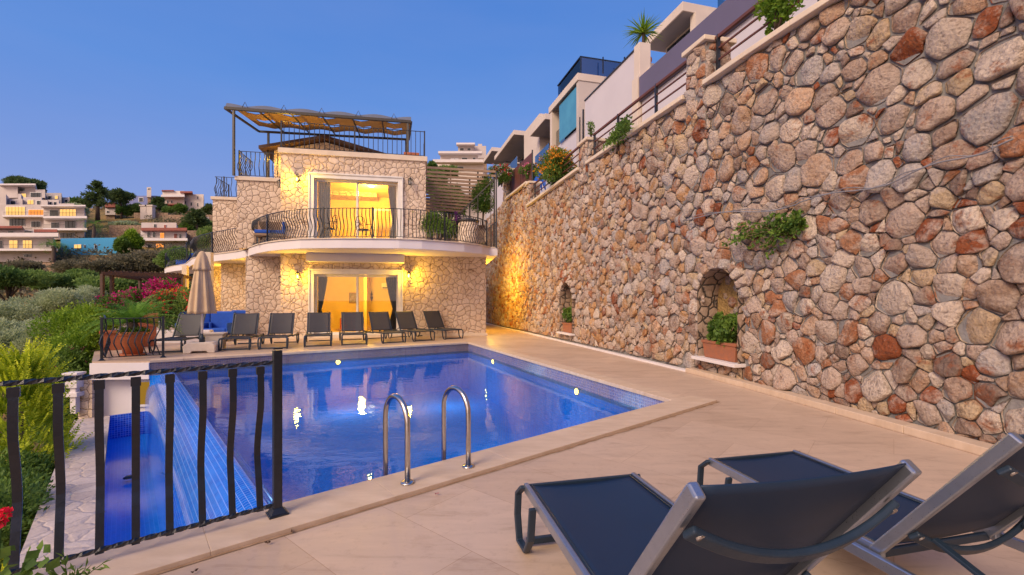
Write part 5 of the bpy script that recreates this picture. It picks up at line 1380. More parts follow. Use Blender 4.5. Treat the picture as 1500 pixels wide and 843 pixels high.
# niche planters
for (nu, z0, hw, zs, rr, lb), txt in zip(niches, ('in the larger near niche', 'in the small far niche')):
    c = wpt(nu, z0, -.08)[0]; _, n, d = wpt(nu, z0); rz = math.atan2(d.y, d.x); w = .92 if lb == 'near' else .8
    t_ = thing('planter_box', 'weathered terracotta planter box ' + txt, 'planter', tuple(c)); mb = MB()
    hh_ = .30; q_ = []
    for zz, sc_ in ((0.002, .9), (hh_, 1.0)):
        for sx, sy in ((-1, -1), (1, -1), (1, 1), (-1, 1)): p = c + d * (w / 2 * sc_ * sx) + n * (.14 * sc_ * sy); q_.append((p.x, p.y, z0 + zz))
    mb.hexa(q_); mb.build('box', 'oldterra', t_, .012)
    mb = MB(); q_ = []
    for zz, sc_ in ((hh_ - .03, 1.03), (hh_ + .02, 1.04)):
        for sx, sy in ((-1, -1), (1, -1), (1, 1), (-1, 1)): p = c + d * (w / 2 * sc_ * sx) + n * (.15 * sc_ * sy); q_.append((p.x, p.y, z0 + zz))
    mb.hexa(q_); mb.build('rim', 'oldterra', t_, .008)
    R = random.Random(int(nu * 10)); c2 = c + V(0, 0, hh_ + .17) + d * (.0 if lb == 'near' else 0)
    t2 = thing('geranium', 'green geranium plant growing ' + txt, 'plant', tuple(c + V(0, 0, hh_))); mb = MB(); st_ = MB()
    bl = [(c2 + d * R.uniform(-.38, .30) + n * R.uniform(-.1, .12) + V(0, 0, R.uniform(-.1, .26)), V(.13, .13, .11), R.uniform(-.2, .2)) for _ in range(11)]
    crown(mb, R, bl, 1500, .075, .07, .4, base=.4)
    for b in bl: st_.tube([c + V(0, 0, hh_ - .05) + d * R.uniform(-.2, .2), b[0]], .007, 4)
    mb.build('leaves', 'midgreen', t2); st_.build('stems', 'wood', t2)
# small religious-looking niche fixture: wall lamp
c, n, d = wpt(niches[0][0] - .28, 1.42, -.2); mb = MB(); mb.box((c.x, c.y, 1.42), (.09, .12, .3), math.atan2(d.y, d.x)); mb.box((c.x, c.y, 1.6), (.06, .09, .08), math.atan2(d.y, d.x)); tag(mb.build('niche_lamp', 'concrete', bevel=.02), 'small pale lamp fitting inside the near wall niche', 'lamp')

# ================================================================ railings on the wall top
def toprail(u0, u1, z, label, posts, nb=4, h=.78):
    t_ = thing('wall_railing', label, 'railing', tuple(wpt(u0, ZT, -.15)[0]), 'brown horizontal railings on the rubble wall')
    def pp(u, zz): p = wpt(u, ZT, -.13)[0]; return V(p.x, p.y, zz)
    us = [lerp(u0, u1, i / 14) for i in range(15)]
    for k in range(nb):
        zz = z + .14 + (h - .14) * k / (nb - 1); w_ = .055 if k == nb - 1 else .028
        mb = MB(); mb.bar([pp(u, zz) for u in us], w_, w_, (0, 0, 1)); mb.build('rail', 'brownpanel', t_)
    for u in posts: mb = MB(); a = pp(u, z); mb.bar([a, a + V(0, 0, h + .04)], .06, .06, (1, 0, 0)); mb.build('post', 'iron', t_)
toprail(.5, uP1 - .32, ZT + .09, 'brown railing on the wall right of the large stone pillar', (uP1 - .4, uofY(6.4), uofY(3.5)))
toprail(uP1 + .32, uP2 - .32, ZT + .09, 'brown railing on the wall between the two stone pillars', (uP1 + .4, uofY(10.3), uofY(12), uP2 - .4))
toprail(uP2 + .32, uP3 - .4, ZT + .09, 'brown railing behind the orange flowering bush', (uP2 + .4, uofY(16.3), uP3 - .5))
t_ = thing('board_fence', 'brown board fence panel on the step of the rubble wall', 'fence', tuple(wpt(uP3 + 1, ZT, -.2)[0]))
for k in range(2):
    a, b = lerp(uP3 + .1, uE, k / 2) + .04, lerp(uP3 + .1, uE, (k + 1) / 2) - .04; mb = MB(); wall_band(mb, a, b, 6.5, 7.75, -.22, -.18, 3); mb.build('board_panel', 'brownpanel', t_)
for u in (uP3 + .1, (uP3 + uE) / 2, uE): mb = MB(); p = wpt(u, ZT, -.2)[0]; mb.bar([V(p.x, p.y, 6.46), V(p.x, p.y, 7.85)], .06, .06, (1, 0, 0)); mb.build('post', 'iron', t_)

# ================================================================ villas above the wall
WD = V(-.27, 1, 0).normalized(); WN = V(WD.y, -WD.x, 0)   # WD recedes, WN to the right
def vp(Y, b, z=0):
    """point at depth Y0 on the wall line, b metres to the right of it"""
    x = 5.965 - .27 * Y; return V(x, Y, z) + V(b / .9654, 0, 0)
def vY(px, b): return (5.965 + b / .9654) / ((px - 750) / F + .27)
def vbox(m_, Ya, Yb, b0, b1, z0, z1, mi=0):
    A = vp(Ya, b0); B = vp(Yb, b0); w = WN * (b1 - b0); q_ = [A, A + w, B + w, B]
    return m_.hexa([(p.x, p.y, z0) for p in q_] + [(p.x, p.y, z1) for p in q_], mi)
def villa(label, b, Yn, Yf, ztop_, wall='beige', th=.35, over=1.5, depth=6, zfl=None, glassY=None, side=True, zb=5.3, bal=True, cat='house', lit=False, split=.55):
    t_ = thing('modern_villa', label, cat, tuple(vp(Yn, b + over, zb)), 'modern villas stepping up above the rubble wall')
    mb = MB(); vbox(mb, Yn, Yf, b, b + depth, ztop_ - th, ztop_); mb.build('roof_slab', 'beige', t_, .01)
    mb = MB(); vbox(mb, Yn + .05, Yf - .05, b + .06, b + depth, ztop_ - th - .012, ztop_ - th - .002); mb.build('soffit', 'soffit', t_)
    zfl = zfl or ztop_ - 3
    mb = MB(); vbox(mb, Yn + .35, Yf - .1, b + over, b + depth - .2, zfl, ztop_ - th - .012); mb.build('wall', wall, t_)
    mb = MB(); vbox(mb, Yn + .1, Yf, b + .25, b + depth, zb, zfl); mb.build('lower_wall', 'lav', t_)
    g0, g1 = lerp(Yn + .35, Yf - .1, .12), lerp(Yn + .35, Yf - .1, .95)
    n_ = 3
    for k in range(n_):
        a, c = lerp(g0, g1, k / n_), lerp(g0, g1, (k + 1) / n_)
        mb = MB(); vbox(mb, a, c - .06, b + over - .06, b + over - .002, zfl + .1, ztop_ - th - .15); w_ = mb.build('window', 'iron', t_)
        mb = MB(); vbox(mb, a + .06, c - .12, b + over - .075, b + over - .06, zfl + .16, ztop_ - th - .2); mb.build('pane', 'litglass' if lit and k == 1 else 'darkglass', w_)
    if bal:
        mb = MB(); vbox(mb, Yn + .2, Yf - .1, b + .3, b + .32, zfl + .02, zfl + .95); mb.build('glass_balustrade', 'blueglass', t_)
    return t_
V1 = villa('nearest modern villa with wide overhanging roof above the violet parapet', 5.0, vY(1000, 5), vY(948, 5) + .3, 12.75, over=.9, depth=8, zfl=10.1)
mb = MB(); vbox(mb, vY(1000, 5) + 1.0, vY(1000, 5) + 1.03, 7, 13, 12.75, 13.5); mb.build('roof_balustrade', 'blueglass', V1)
mb = MB(); vbox(mb, vY(1000, 5) + .03, vY(1000, 5) + .35, 5.5, 12.9, 10.1, 12.38); mb.build('end_wall', 'beige', V1)
V2 = villa('second modern villa, boxed end with tall blue glass and dark roof railing', 3.0, 21.9, 25.9, 12.35, over=.9, depth=6, zfl=9.9)
mb = MB(); vbox(mb, 21.95, 22.2, 3.06, 8.9, 5.3, 12.0); mb.build('end_wall', 'offwhite', V2)
mb = MB(); vbox(mb, 25.5, 25.8, 3.05, 4.0, 9.9, 12.0); mb.build('jamb', 'beige', V2)
mb = MB(); vbox(mb, 22.3, 24.6, 3.12, 3.15, 9.92, 11.9); mb.build('tall_glass', 'skyglass', V2)
mb = MB(); vbox(mb, 22.0, 22.04, 3.2, 6, 12.36, 13.15); vbox(mb, 22.0, 25, 3.2, 3.23, 12.36, 13.15); mb.build('roof_mesh', glassmat('dark_mesh', (.30, .38, .48), .15), V2)
mb = MB(); vbox(mb, 21.97, 22.0, 3.15, 6, 13.15, 13.2); vbox(mb, 21.97, 25, 3.15, 3.2, 13.15, 13.2); [vbox(mb, 21.97, 22.02, b_, b_ + .05, 12.36, 13.15) for b_ in (3.15, 4.2, 5.2)]; mb.build('roof_rail', 'iron', V2)
villa('third modern villa with plain roof slab above the blue cloth', 3.5, 28.0, 31.0, 12.9, over=1.4, depth=6, zfl=10.2)
villa('fourth modern villa with deep roof overhang and glass front', 3.5, 35.0, 41.5, 14.5, over=2.2, depth=7, zfl=11.6, lit=False)
villa('farthest modern villa in the row, next to the white hilltop houses', 3.5, 42.5, 46.5, 15.7, over=2.0, depth=7, zfl=12.9)
mb = MB(); vbox(mb, 31.2, 34.8, 4.2, 9, 5.3, 14.2); vbox(mb, 41.6, 42.4, 4.4, 9, 5.3, 14.0); o = mb.build('linking_wall', 'beige'); tag(o, 'beige wall linking the middle modern villas', 'wall')
# upper retaining walls
t_ = thing('upper_garden_wall', 'tall pale lavender garden wall with a beige end post above the rubble wall', 'wall', tuple(vp(18, 2.5, 5.3)))
ya, yb = vY(932, 2.5), vY(857, 2.5)
mb = MB(); vbox(mb, ya, yb, 2.5, 2.75, 5.3, 10.08); mb.build('wall', 'lav', t_); mb = MB(); vbox(mb, ya - .0, yb, 2.46, 2.79, 10.08, 10.13); mb.build('coping', 'bracket', t_)
mb = MB(); vbox(mb, ya - .35, ya - .003, 2.42, 2.85, 5.3, 10.15); mb.build('end_post', 'beige', t_, .01)
t_ = thing('violet_parapet_wall', 'grey violet parapet over a pale lavender wall at upper right', 'wall', tuple(vp(12, 2.4, 5.3)))
yc = vY(936, 2.2) ; mb = MB(); vbox(mb, 1.5, yc, 2.3, 2.5, 5.3, 7.95); mb.build('lower_wall', 'lav', t_)
mb = MB(); vbox(mb, 1.5, yc, 2.2, 2.6, 7.953, 8.75); mb.build('parapet', 'violet', t_, .01)
mb = MB(); vbox(mb, yc, yc + .35, 2.15, 2.7, 5.3, 8.8); mb.build('end_post', 'beige', t_, .01)
mb = MB(); vbox(mb, 1.5, 20, 2.7, 5.2, 5.3, 8.0); mb.build('terrace_fill', 'beige', t_)
mb = MB(); vbox(mb, 16.5, 21.5, 3.4, 10, 5.3, 10.0); tag(mb.build('upper_terrace', 'beige'), 'beige terrace block under the nearest modern villa', 'terrace')
# wall lamp & pipes on lavender wall
p = vp(22.5, 3.2, 7.9); mb = MB(); mb.tube([p + V(-.05, 0, 0), p + V(-.15, 0, .06), p + V(-.16, 0, -.12)], .07, 8); tag(mb.build('wall_lamp', 'bracket'), 'small dark wall lamp on the pale wall under the second villa', 'lamp')
t_ = MB(); a = vp(20.3, 2.6, 5.5); t_.bar([a, a + V(0, 0, 4.4)], .07, .07, (1, 0, 0)); t_.bar([a + V(-.1, .35, 0), a + V(-.1, .35, 4.2)], .05, .05, (1, 0, 0)); t_.bar([a + V(0, 0, 1.2), a + V(-.1, .35, 1.5)], .05, .05, (1, 0, 0)); tag(t_.build('drain_pipe', 'iron'), 'dark drain pipes between the lavender wall and the second villa', 'pipe')
# blue cloth
rows = []; a, b = vp(24.4, 2.35), vp(29.6, 2.2)
for i in range(9):
    v_ = i / 8; rows.append([(lerp(a.x, b.x, u / 24) - .25 * math.sin(u * 1.1) * .5, lerp(a.y, b.y, u / 24), 9.1 - u / 24 * .6 - v_ * 1.9 * (1 - .35 * abs(math.sin(u * .9)))) for u in range(25)])
mb = MB(); mb.grid(rows, smooth=True); tag(mb.build('blue_awning_cloth', simple('blue_cloth', (.01, .12, .62), (.01, .08, .45), 2), solid=.01), 'bright blue cloth screen draped below the second modern villa', 'awning')
# yucca in pot
p = vp(vY(943, 3.0), 3.0, 0); pz = 9.3
mb = MB(); vbox(mb, p.y - .8, p.y + .8, 2.75, 4, 8.75, pz); o = mb.build('pot_ledge', 'beige'); tag(o, 'beige ledge carrying the yucca pot', 'ledge')
pot('yucca_pot', 'terracotta pot of the spiky yucca above the violet parapet', p.x - .1, p.y - .3, .2, .27, .5, z=pz, saucer=False)
R = random.Random(77); t_ = thing('yucca', 'spiky green yucca rising above the lavender wall end post', 'plant', (p.x - .1, p.y - .3, pz + .4)); mb = MB()
c = V(p.x - .1, p.y - .3, 10.75); mb.tube([V(c.x, c.y, pz + .4), c], .05, 8); mb.build('trunk', 'bark', t_); mb = MB()
for k in range(120):
    d = rvec(R); d.z = abs(d.z) * 1.0 - .25; d.normalize(); L_ = R.uniform(.55, .85); s_ = d.cross(V(0, 0, 1)).normalized() * .022; m1 = c + d * L_ * .55; e = c + d * L_ + V(0, 0, -.12 * (1 - d.z)); mb.add([c - s_, c + s_, m1 + s_, e, m1 - s_], [(0, 1, 2, 4), (4, 2, 3)], 0, col=R.random())
mb.build('leaves', 'brightgreen', t_)

# ================================================================ hillside houses
def house(label, Y, x0, x1, y0, y1, parts, wins, wall='offwhite', depth=9, yaw=0.0, slabs=(), roofs=(), name='hillside_house', rails=()):
    """outline given where it is seen; built at real size at distance Y"""
    X0 = (x0 - 750) / F * Y; X1 = (x1 - 750) / F * Y; zt = zof(y0, Y); zb = zof(y1, Y)
    t_ = thing(name, label, 'house', ((X0 + X1) / 2, Y + depth / 2, zb), 'white houses on the far hillside')
    k = Y / F; cx = (X0 + X1) / 2
    sx_ = (x1 - 750) / F * .96   # plan follows the street line running away from the viewer
    def bb(m_, a, b, c, d, f0, f1):
        xa, xb = (a - 750) * k, (b - 750) * k; za, zb_ = zof(d, Y), zof(c, Y)
        q_ = []
        for z in (za, zb_):
            for x, y in ((xa, f0), (xb, f0), (xb, f1), (xa, f1)):
                rx = x - cx; q_.append((cx + rx * math.cos(yaw) - y * math.sin(yaw) + y * sx_, Y + rx * math.sin(yaw) + y * math.cos(yaw), z))
        m_.hexa(q_)
    for i, (a, b, c, d, f0) in enumerate(parts): mb = MB(); bb(mb, a, b, c, d, f0, depth + .01 * i); mb.build('wall', wall, t_)
    mb = MB(); bb(mb, x0 + 1, x1 - 1, y1 - .5, y1 + 30, .5, depth - .3); mb.build('foundation', 'stone_far', t_)
    for (a, b, c, d, f0, typ) in wins:
        mb = MB(); bb(mb, a, b, c, d, f0 - .08, f0 + .1); w_ = mb.build('window', 'frame', t_)
        mb = MB(); e = min(.7, (b - a) * .12); bb(mb, a + e, b - e, c + e, d - e * .4, f0 - .11, f0 - .07); mb.build('pane', typ, w_)
        if b - a > 7:
            mb = MB(); n_ = int((b - a) / 4.5)
            for q_ in range(1, n_): xx = lerp(a, b, q_ / n_); bb(mb, xx - .25, xx + .25, c + e, d, f0 - .15, f0 - .09)
            mb.build('glazing_bar', 'bracket', w_)
    for (a, b, c, d, f0, f1) in slabs: mb = MB(); bb(mb, a, b, c, d, f0, f1); mb.build('balcony_slab', 'white', t_)
    for (a, b, c, d, f0, f1) in roofs: mb = MB(); bb(mb, a, b, c, d, f0, f1); mb.build('roof_edge', 'redtile', t_)
    for (a, b, c, d, f0) in rails:
        mb = MB(); bb(mb, a, b, c, c + .35, f0, f0 + .05)
        n_ = int((b - a) / 1.6)
        for q_ in range(n_ + 1): xx = lerp(a, b - .25, q_ / n_); bb(mb, xx, xx + .22, c, d, f0, f0 + .04)
        mb.build('railing', 'bracket', t_)
    return t_
dk, lt, lo = 'darkglass', 'litglass', 'litorange'
house('large stepped white apartment house with three glazed floors, far left', 88, -40, 126, 283, 352,
      [(-40, 65, 300, 352, 0), (65, 124, 306, 352, -1), (-40, 8, 284, 300.5, .5), (8, 30, 288, 300.4, 2), (30, 58, 284, 300.3, 3), (58, 68, 290, 300.2, 2), (68, 84, 288, 306.3, 3), (84, 108, 296, 306.2, 1.5), (22, 27, 279, 288.2, 3)],
      [(8, 37, 303, 318, 0, lt), (41, 64, 307, 319, 0, lo), (13, 37, 320, 331, 0, dk), (45, 60, 324, 333, 0, dk), (73, 87, 309, 320, -1, dk), (88, 112, 308, 322, -1, lt), (75, 88, 327, 336, -1, dk), (95, 112, 325, 338, -1, dk), (88, 110, 342, 350, -1, dk), (-12, -2, 288, 297, .5, lt), (12, 20, 291, 299, 2, dk), (36, 46, 288, 295, 3, lt), (50, 56, 289, 297, 3, dk), (70, 73, 291, 299, 3, dk), (76, 80, 291, 299, 3, dk), (92, 104, 299, 305, 1.5, dk)],
      slabs=[(6, 66, 317.5, 320, -1.6, 0), (66, 128, 321, 324, -3, -1), (66, 128, 338, 341, -3, -1), (62, 126, 304.6, 306.5, -2.6, -1)], rails=[(8, 64, 313, 317.5, -1.6), (67, 127, 316, 321, -3), (67, 100, 333, 338, -3)])
house('topmost white house with small gable under the umbrella pine', 98, -20, 66, 268, 290, [(-20, 26, 273, 290, 0), (26, 52, 268, 290, 1), (52, 66, 278, 290, 0)], [(27, 36, 274, 279, 1, 'blueglass'), (30, 38, 282, 288, 1, lt), (44, 60, 282, 290, 0, dk)], slabs=[(0, 52, 271, 273, -1, 1)])
house('low white house with red tiled terrace edge, lower left', 68, -30, 85, 333, 384,
      [(-30, 78, 346, 384, 0), (-30, 50, 334, 346.3, 2)], [(13, 26, 352, 364, 0, lt), (33, 47, 352, 364, 0, lt), (-8, 4, 352, 364, 0, dk), (67, 71, 354, 362, 0, dk), (8, 18, 335, 343, 2, dk), (33, 45, 335, 343, 2, dk), (34, 46, 372, 377, 0, dk)],
      slabs=[(-30, 86, 343.5, 349, -1.5, 0), (-30, 85, 366.5, 369.5, -1.8, 0)], roofs=[(-30, 32, 330.5, 333.5, .5, 5), (50, 84, 337, 341, -.5, 4)], rails=[(0, 48, 337, 343.5, -1.3), (0, 84, 360, 366.5, -1.7)])
house('bright blue windowed building between the trees', 74, 84, 176, 349, 376, [(84, 176, 349, 376, 0)], [(106, 118, 358, 364, 0, lt), (139, 143.5, 359, 364.5, 0, dk), (122, 125, 359, 363, 0, dk)], wall='bluew', yaw=-.10)
house('white two storey house with red roof strip and orange lit windows', 80, 206, 273, 326, 372,
      [(206, 258, 325, 337, 1), (206, 272, 338, 372, 0), (258, 272, 332, 338.3, 1.5)],
      [(215, 220, 340, 348, 0, dk), (223, 228, 340, 348, 0, dk), (234, 241, 341, 351, 0, lo), (254, 260, 342, 351, 0, 'redtile'), (262, 266, 343, 350, 0, dk), (216, 222, 357, 364, 0, dk), (228, 240, 357, 368, 0, lo), (224, 228, 327, 332, 1, dk), (239, 243, 328, 336, 1, 'redtile')],
      slabs=[(203, 275, 351.5, 355, -2, 0)], roofs=[(208, 274, 335.6, 339.5, -1.2, 1)], rails=[(203, 274, 346.5, 351.5, -1.9)])
house('beige flat roofed house on the skyline', 122, 238, 298, 280, 309,
      [(238, 270, 280, 309, 0), (270, 298, 283, 309, 1.5), (238, 255, 279, 284, .2)],
      [(244, 247, 294, 298, 0, dk), (250, 253, 294, 298, 0, dk), (245, 252, 282, 286, .2, dk), (270.5, 272.5, 293, 297, 1.5, dk), (278.5, 281, 295, 300, 1.5, dk), (288, 290, 296, 301, 1.5, dk), (288, 290, 286, 290, 1.5, dk)],
      wall='beige', slabs=[(237, 271, 288, 291, -2, 0)], roofs=[(236, 262, 302, 304, -3, 0), (264, 282, 281, 283.4, -.5, 4), (237, 255, 279.4, 280.6, -.6, 3)])
house('dusty blue house with square white chimney on the skyline', 126, 184, 234, 284, 308, [(196, 230, 287, 308, 0), (184, 200, 290, 308, 1)], [(203, 210, 289.5, 296, 0, dk), (185, 194, 288, 293, 1, dk), (188, 193, 301, 305, 1, dk)], wall='dustblue')
house('slim white chimney tower of the dusty blue house', 124.8, 215, 222, 274.5, 289, [(215, 221.5, 274.5, 289, 0)], [(216, 220, 276, 278, 0, dk)], depth=1.2, name='chimney')
house('small white house tucked beneath the beige skyline house', 100, 276, 306, 312, 330, [(276, 294, 312, 330, 0), (294, 306, 317, 330, 1)], [(280, 284, 317, 322, 0, dk), (288, 291, 317, 324, 0, lt), (297, 301, 320, 325, 1, dk)], roofs=[(275, 295, 310.8, 312.6, -.5, 3)], depth=5)
house('narrow white house behind the apartment block, beside the umbrella pine', 104, 66, 104, 282, 300, [(66, 90, 283, 300, 0), (90, 104, 288, 300, 1)], [(70, 75, 287, 292, 0, dk), (80, 85, 287, 292, 0, lt), (94, 99, 291, 296, 1, dk)], depth=6)
house('tiny red and white hut beside the dark trees', 112, 154, 169, 298, 315, [(154, 169, 305, 315, 0), (155, 168, 299, 305.2, .3)], [(156, 160, 309, 312, 0, dk)], roofs=[(154, 169, 298, 304.5, -.6, .2)], depth=4)
house('cream terraced house block on the hilltop beyond the slat screen', 98, 640, 712, 226, 262, [(645, 700, 228, 262, 0), (640, 652, 238, 262, 1), (660, 708, 238, 262, -1)],
      [(660, 672, 232, 239, 0, 'blueglass'), (676, 685, 231, 238, 0, dk), (692, 697, 231, 237, 0, dk), (634, 660, 246, 252, -1, dk), (664, 680, 246, 253, -1, dk)], wall='beige', slabs=[(643, 706, 225, 228, -1.5, 0), (636, 712, 239, 243, -2.5, -1)])
house('white upper house at the very top of the hilltop group', 108, 670, 714, 212, 232, [(671, 694, 214, 232, 0), (694, 712, 213, 232, .5), (700, 706, 209, 214, 1)], [(673, 680, 217, 221, 0, dk), (684, 690, 217, 221, 0, dk)], slabs=[(669, 696, 212.5, 215, -1.5, 0)])
house('pale house wall seen through the slat screen', 60, 632, 720, 258, 330, [(636, 716, 262, 330, 0)], [(642, 652, 268, 280, 0, dk), (668, 676, 270, 282, 0, dk), (690, 700, 270, 284, 0, dk)], wall='beige', slabs=[(632, 718, 286, 290, -2, 0)])
# terrace walls on the hill
def twall(label, Y, x0, x1, y0, y1, th=.8, yaw=0):
    k = Y / F; a = V((x0 - 750) * k, Y, 0); b = V((x1 - 750) * k, Y + yaw, 0); z1, z0 = zof(y0, Y), zof(y1, Y) - 2; m_ = MB()
    m_.prism([(a.x, a.y), (b.x, b.y), (b.x, b.y + th), (a.x, a.y + th)], z0, z1); tag(m_.build('terrace_wall', 'stone_far'), label, 'wall', 'stone terrace walls on the hillside')
twall('long stone terrace wall above the blue building', 92, 160, 210, 330, 352); twall('stone terrace wall below the lower left white house', 64, 38, 100, 385, 402)
twall('stone terrace wall left of the stone villa, beneath the beige skyline house', 105, 238, 312, 315, 328); twall('stone wall with gate pillars below the dusty blue house', 112, 196, 246, 312, 322); twall('low stone wall right of the red roofed white house', 88, 272, 312, 338, 352)
for px, py, lb in ((212, 308, 'left'), (221, 308, 'right')): p = at(px, py, 111); m_ = MB(); m_.box((p.x, p.y, p.z - 1.2), (1.4, 1.0, 4.2)); m_.box((p.x, p.y, p.z + 1.0), (1.8, 1.3, .3)); tag(m_.build('gate_pillar', 'beige'), lb + ' stone gate pillar below the dusty blue house', 'pillar')
# ================================================================ trees
GO, GD, GS = 'grey green olive trees in the valley', 'dark trees below the hillside houses', 'trees along the skyline'
def tr_px(name, label, px, ytop, ybot, wpx, Y, mat, n, L, W, seed, group, cat='tree', nb=10, **kw):
    """tree whose crown is seen between the rows ytop..ybot"""
    k = Y / F; x = (px - 750) * k; zt, zb = zof(ytop, Y), zof(ybot, Y); z0 = min(hgt(x, Y), zb - .4); rz = (zt - zb) / 2
    return tree(name, label, cat, x, Y, z0, zt - z0, (wpx * k / 2, wpx * k / 2 * .9, rz), mat, n, L, W, seed, group, nb=nb, cz=(zt + zb) / 2, **kw)
for i, (px, yt, yb, w, Y, lb) in enumerate((
    (12, 432, 505, 110, 26, 'grey green olive tree at the left picture edge, upper'), (92, 418, 480, 105, 28, 'broad grey green olive tree left of the pergola'),
    (40, 455, 530, 120, 22, 'wide olive tree above the golden conifer'), (128, 408, 470, 60, 33, 'small olive crown directly left of the pergola post'),
    (-30, 470, 560, 110, 20, 'olive tree cut by the left picture edge, lower'), (70, 470, 540, 80, 20.5, 'shaded olive tree beside the flowering shrub'))):
    tr_px('olive_tree', lb, px, yt, yb, w, Y, 'olive', 17000, .20 if Y > 24 else .16, .055, 100 + i, GO, nb=16, base=.5)
for i, (px, yt, yb, w, Y, lb) in enumerate((
    (20, 388, 430, 110, 38, 'dense dark green tree mass below the lower left house'), (75, 400, 432, 60, 42, 'dark green tree under the stone terrace wall'), (118, 395, 425, 60, 44, 'dark green tree left of the pergola roof'),
    (35, 384, 408, 60, 50, 'scrubby tree before the lower white house'), (105, 380, 405, 62, 50, 'brownish tree below the blue building'), (150, 378, 404, 60, 50, 'brownish tree between blue building and pergola'),
    (190, 366, 404, 75, 52, 'wide brown green tree above the pergola, middle'), (232, 366, 402, 70, 54, 'wide brown green tree above the pergola, right'), (260, 358, 398, 60, 50, 'dark tree left of the farthest balcony'),
    (290, 372, 410, 50, 46, 'dark tree seen under the balcony edge'), (160, 404, 440, 90, 36, 'green shrubby tree seen through the pergola'), (235, 404, 440, 90, 38, 'second green shrubby tree seen through the pergola'))):
    m_ = 'scrubleaf' if 366 <= yt <= 384 else 'dkgreen'
    tr_px('dark_tree', lb, px, yt, yb, w, Y, m_, 8000, .30, .13, 130 + i, GD, nb=15)
tr_px('conifer', 'bright green conical conifer right of the blue building', 193, 338, 372, 30, 72, 'brightgreen', 4000, .5, .22, 160, None, nb=12)
tr_px('conifer', 'mid green bush beside the bright conical conifer', 181, 346, 374, 26, 71, 'midgreen', 3500, .5, .22, 161, None, nb=9)
# umbrella pine
tr_px('umbrella_pine', 'broad umbrella pine above the topmost white house', 40, 262, 283, 62, 108, 'pine', 9000, .8, .3, 162, GS, nb=16, br=.36)
def conifer(label, px, ytop, ybot, w, Y, seed, sparse=1):
    R = random.Random(seed); k = Y / F; x = (px - 750) * k; zt, zb = zof(ytop, Y), zof(ybot, Y); t_ = thing('skyline_conifer', label, 'tree', (x, Y, zb), GS)
    mb = MB(); mb.tube([V(x, Y, zb - 2), V(x, Y, zt - .5)], [.5, .08], 7); mb.build('trunk', 'bark', t_); mb = MB(); H = zt - zb
    for i in range(int(46 * sparse)):
        f = .25 + .75 * (i / (46 * sparse)); z = zb + H * f; r = w * k / 2 * (1 - f) ** .7 * R.uniform(.6, 1.15) + .3; a = R.uniform(0, 6.28); d = V(math.cos(a), math.sin(a), .18)
        for q_ in range(9):
            c = V(x, Y, z) + d * r * (q_ / 8)
            for _ in range(9): leaf(mb, c + rvec(R) * r * .16 * (1 + 0 * q_), (d + rvec(R) * .9).normalized(), R.uniform(.4, .8), .22, R, R.random() * .8)
    mb.build('crown', 'pine', t_)
conifer('tall thin layered conifer on the skyline, left of the dark cedar', 143, 267, 312, 42, 104, 170)
conifer('small conifer tip behind the red roofed white house', 288, 308, 338, 34, 92, 171, .8)
conifer('narrow conifer beside the gate pillars', 232, 290, 312, 24, 116, 172, .7)
for i, (px, yt, yb, w, Y, lb, m_) in enumerate((
    (178, 277, 300, 42, 112, 'flat topped dark cedar on the skyline', 'pine'), (122, 288, 310, 30, 106, 'rounded shrub tree left of the tall conifer', 'dkgreen'), (112, 296, 318, 40, 100, 'olive green shrub by the apartment block', 'olive'),
    (168, 300, 314, 18, 116, 'dark shrub beside the tiny red hut', 'dkgreen'), (200, 300, 316, 24, 114, 'dark shrub below the dusty blue house', 'dkgreen'), (185, 302, 317, 24, 113, 'green shrub below the cedar', 'midgreen'), (262, 298, 318, 24, 116, 'rounded green tree before the beige skyline house', 'midgreen'),
    (248, 304, 316, 22, 115, 'small hedge tree before the beige skyline house', 'dkgreen'), (300, 318, 345, 34, 95, 'dark shrub left of the villa wall', 'dkgreen'), (275, 322, 344, 30, 92, 'green shrub behind the red roofed white house', 'midgreen'), (306, 300, 316, 20, 118, 'low tree right of the beige skyline house', 'pine'),
    (182, 324, 336, 40, 96, 'long grey green hedge on the bare orange slope', 'olive'), (150, 350, 362, 22, 86, 'low green shrub on the slope edge', 'midgreen'), (658, 244, 262, 40, 90, 'green tree between the hilltop houses', 'dkgreen'), (640, 250, 300, 40, 55, 'dark tree seen behind the slat screen, left', 'dkgreen'), (660, 270, 320, 60, 45, 'dark tree seen behind the slat screen, right', 'dkgreen'), (632, 236, 262, 22, 92, 'small shrub at the left end of the hilltop group', 'midgreen'))):
    tr_px('hillside_tree', lb, px, yt, yb, w, Y, m_, 3200, .6, .26, 180 + i, GS, nb=10)
def palm_px(px, ytop, Y, L, label, seed, n=26):
    k = Y / F; x = (px - 750) * k; z = zof(ytop, Y); g_ = hgt(x, Y)
    fronds('palm_tree', label, x, Y, z - L * .4 - .1, n, L, seed, 'palm', lift=(-.2, 1.2), trunk=(.2, .3), droop=1.3, ll=.7, group='palms on the hillside')
    t_ = [o for o in C.objects if o.get('label') == label][0]; mb = MB(); mb.tube([V(x, Y, g_ - .5), V(x + .1, Y, z - L * .4)], [.3, .22], 8); mb.build('stem', 'bark', t_)
palm_px(137, 322, 84, 2.6, 'palm tree right of the apartment block', 201); palm_px(78, 356, 66, 1.8, 'small palm at the corner of the lower left house', 202)
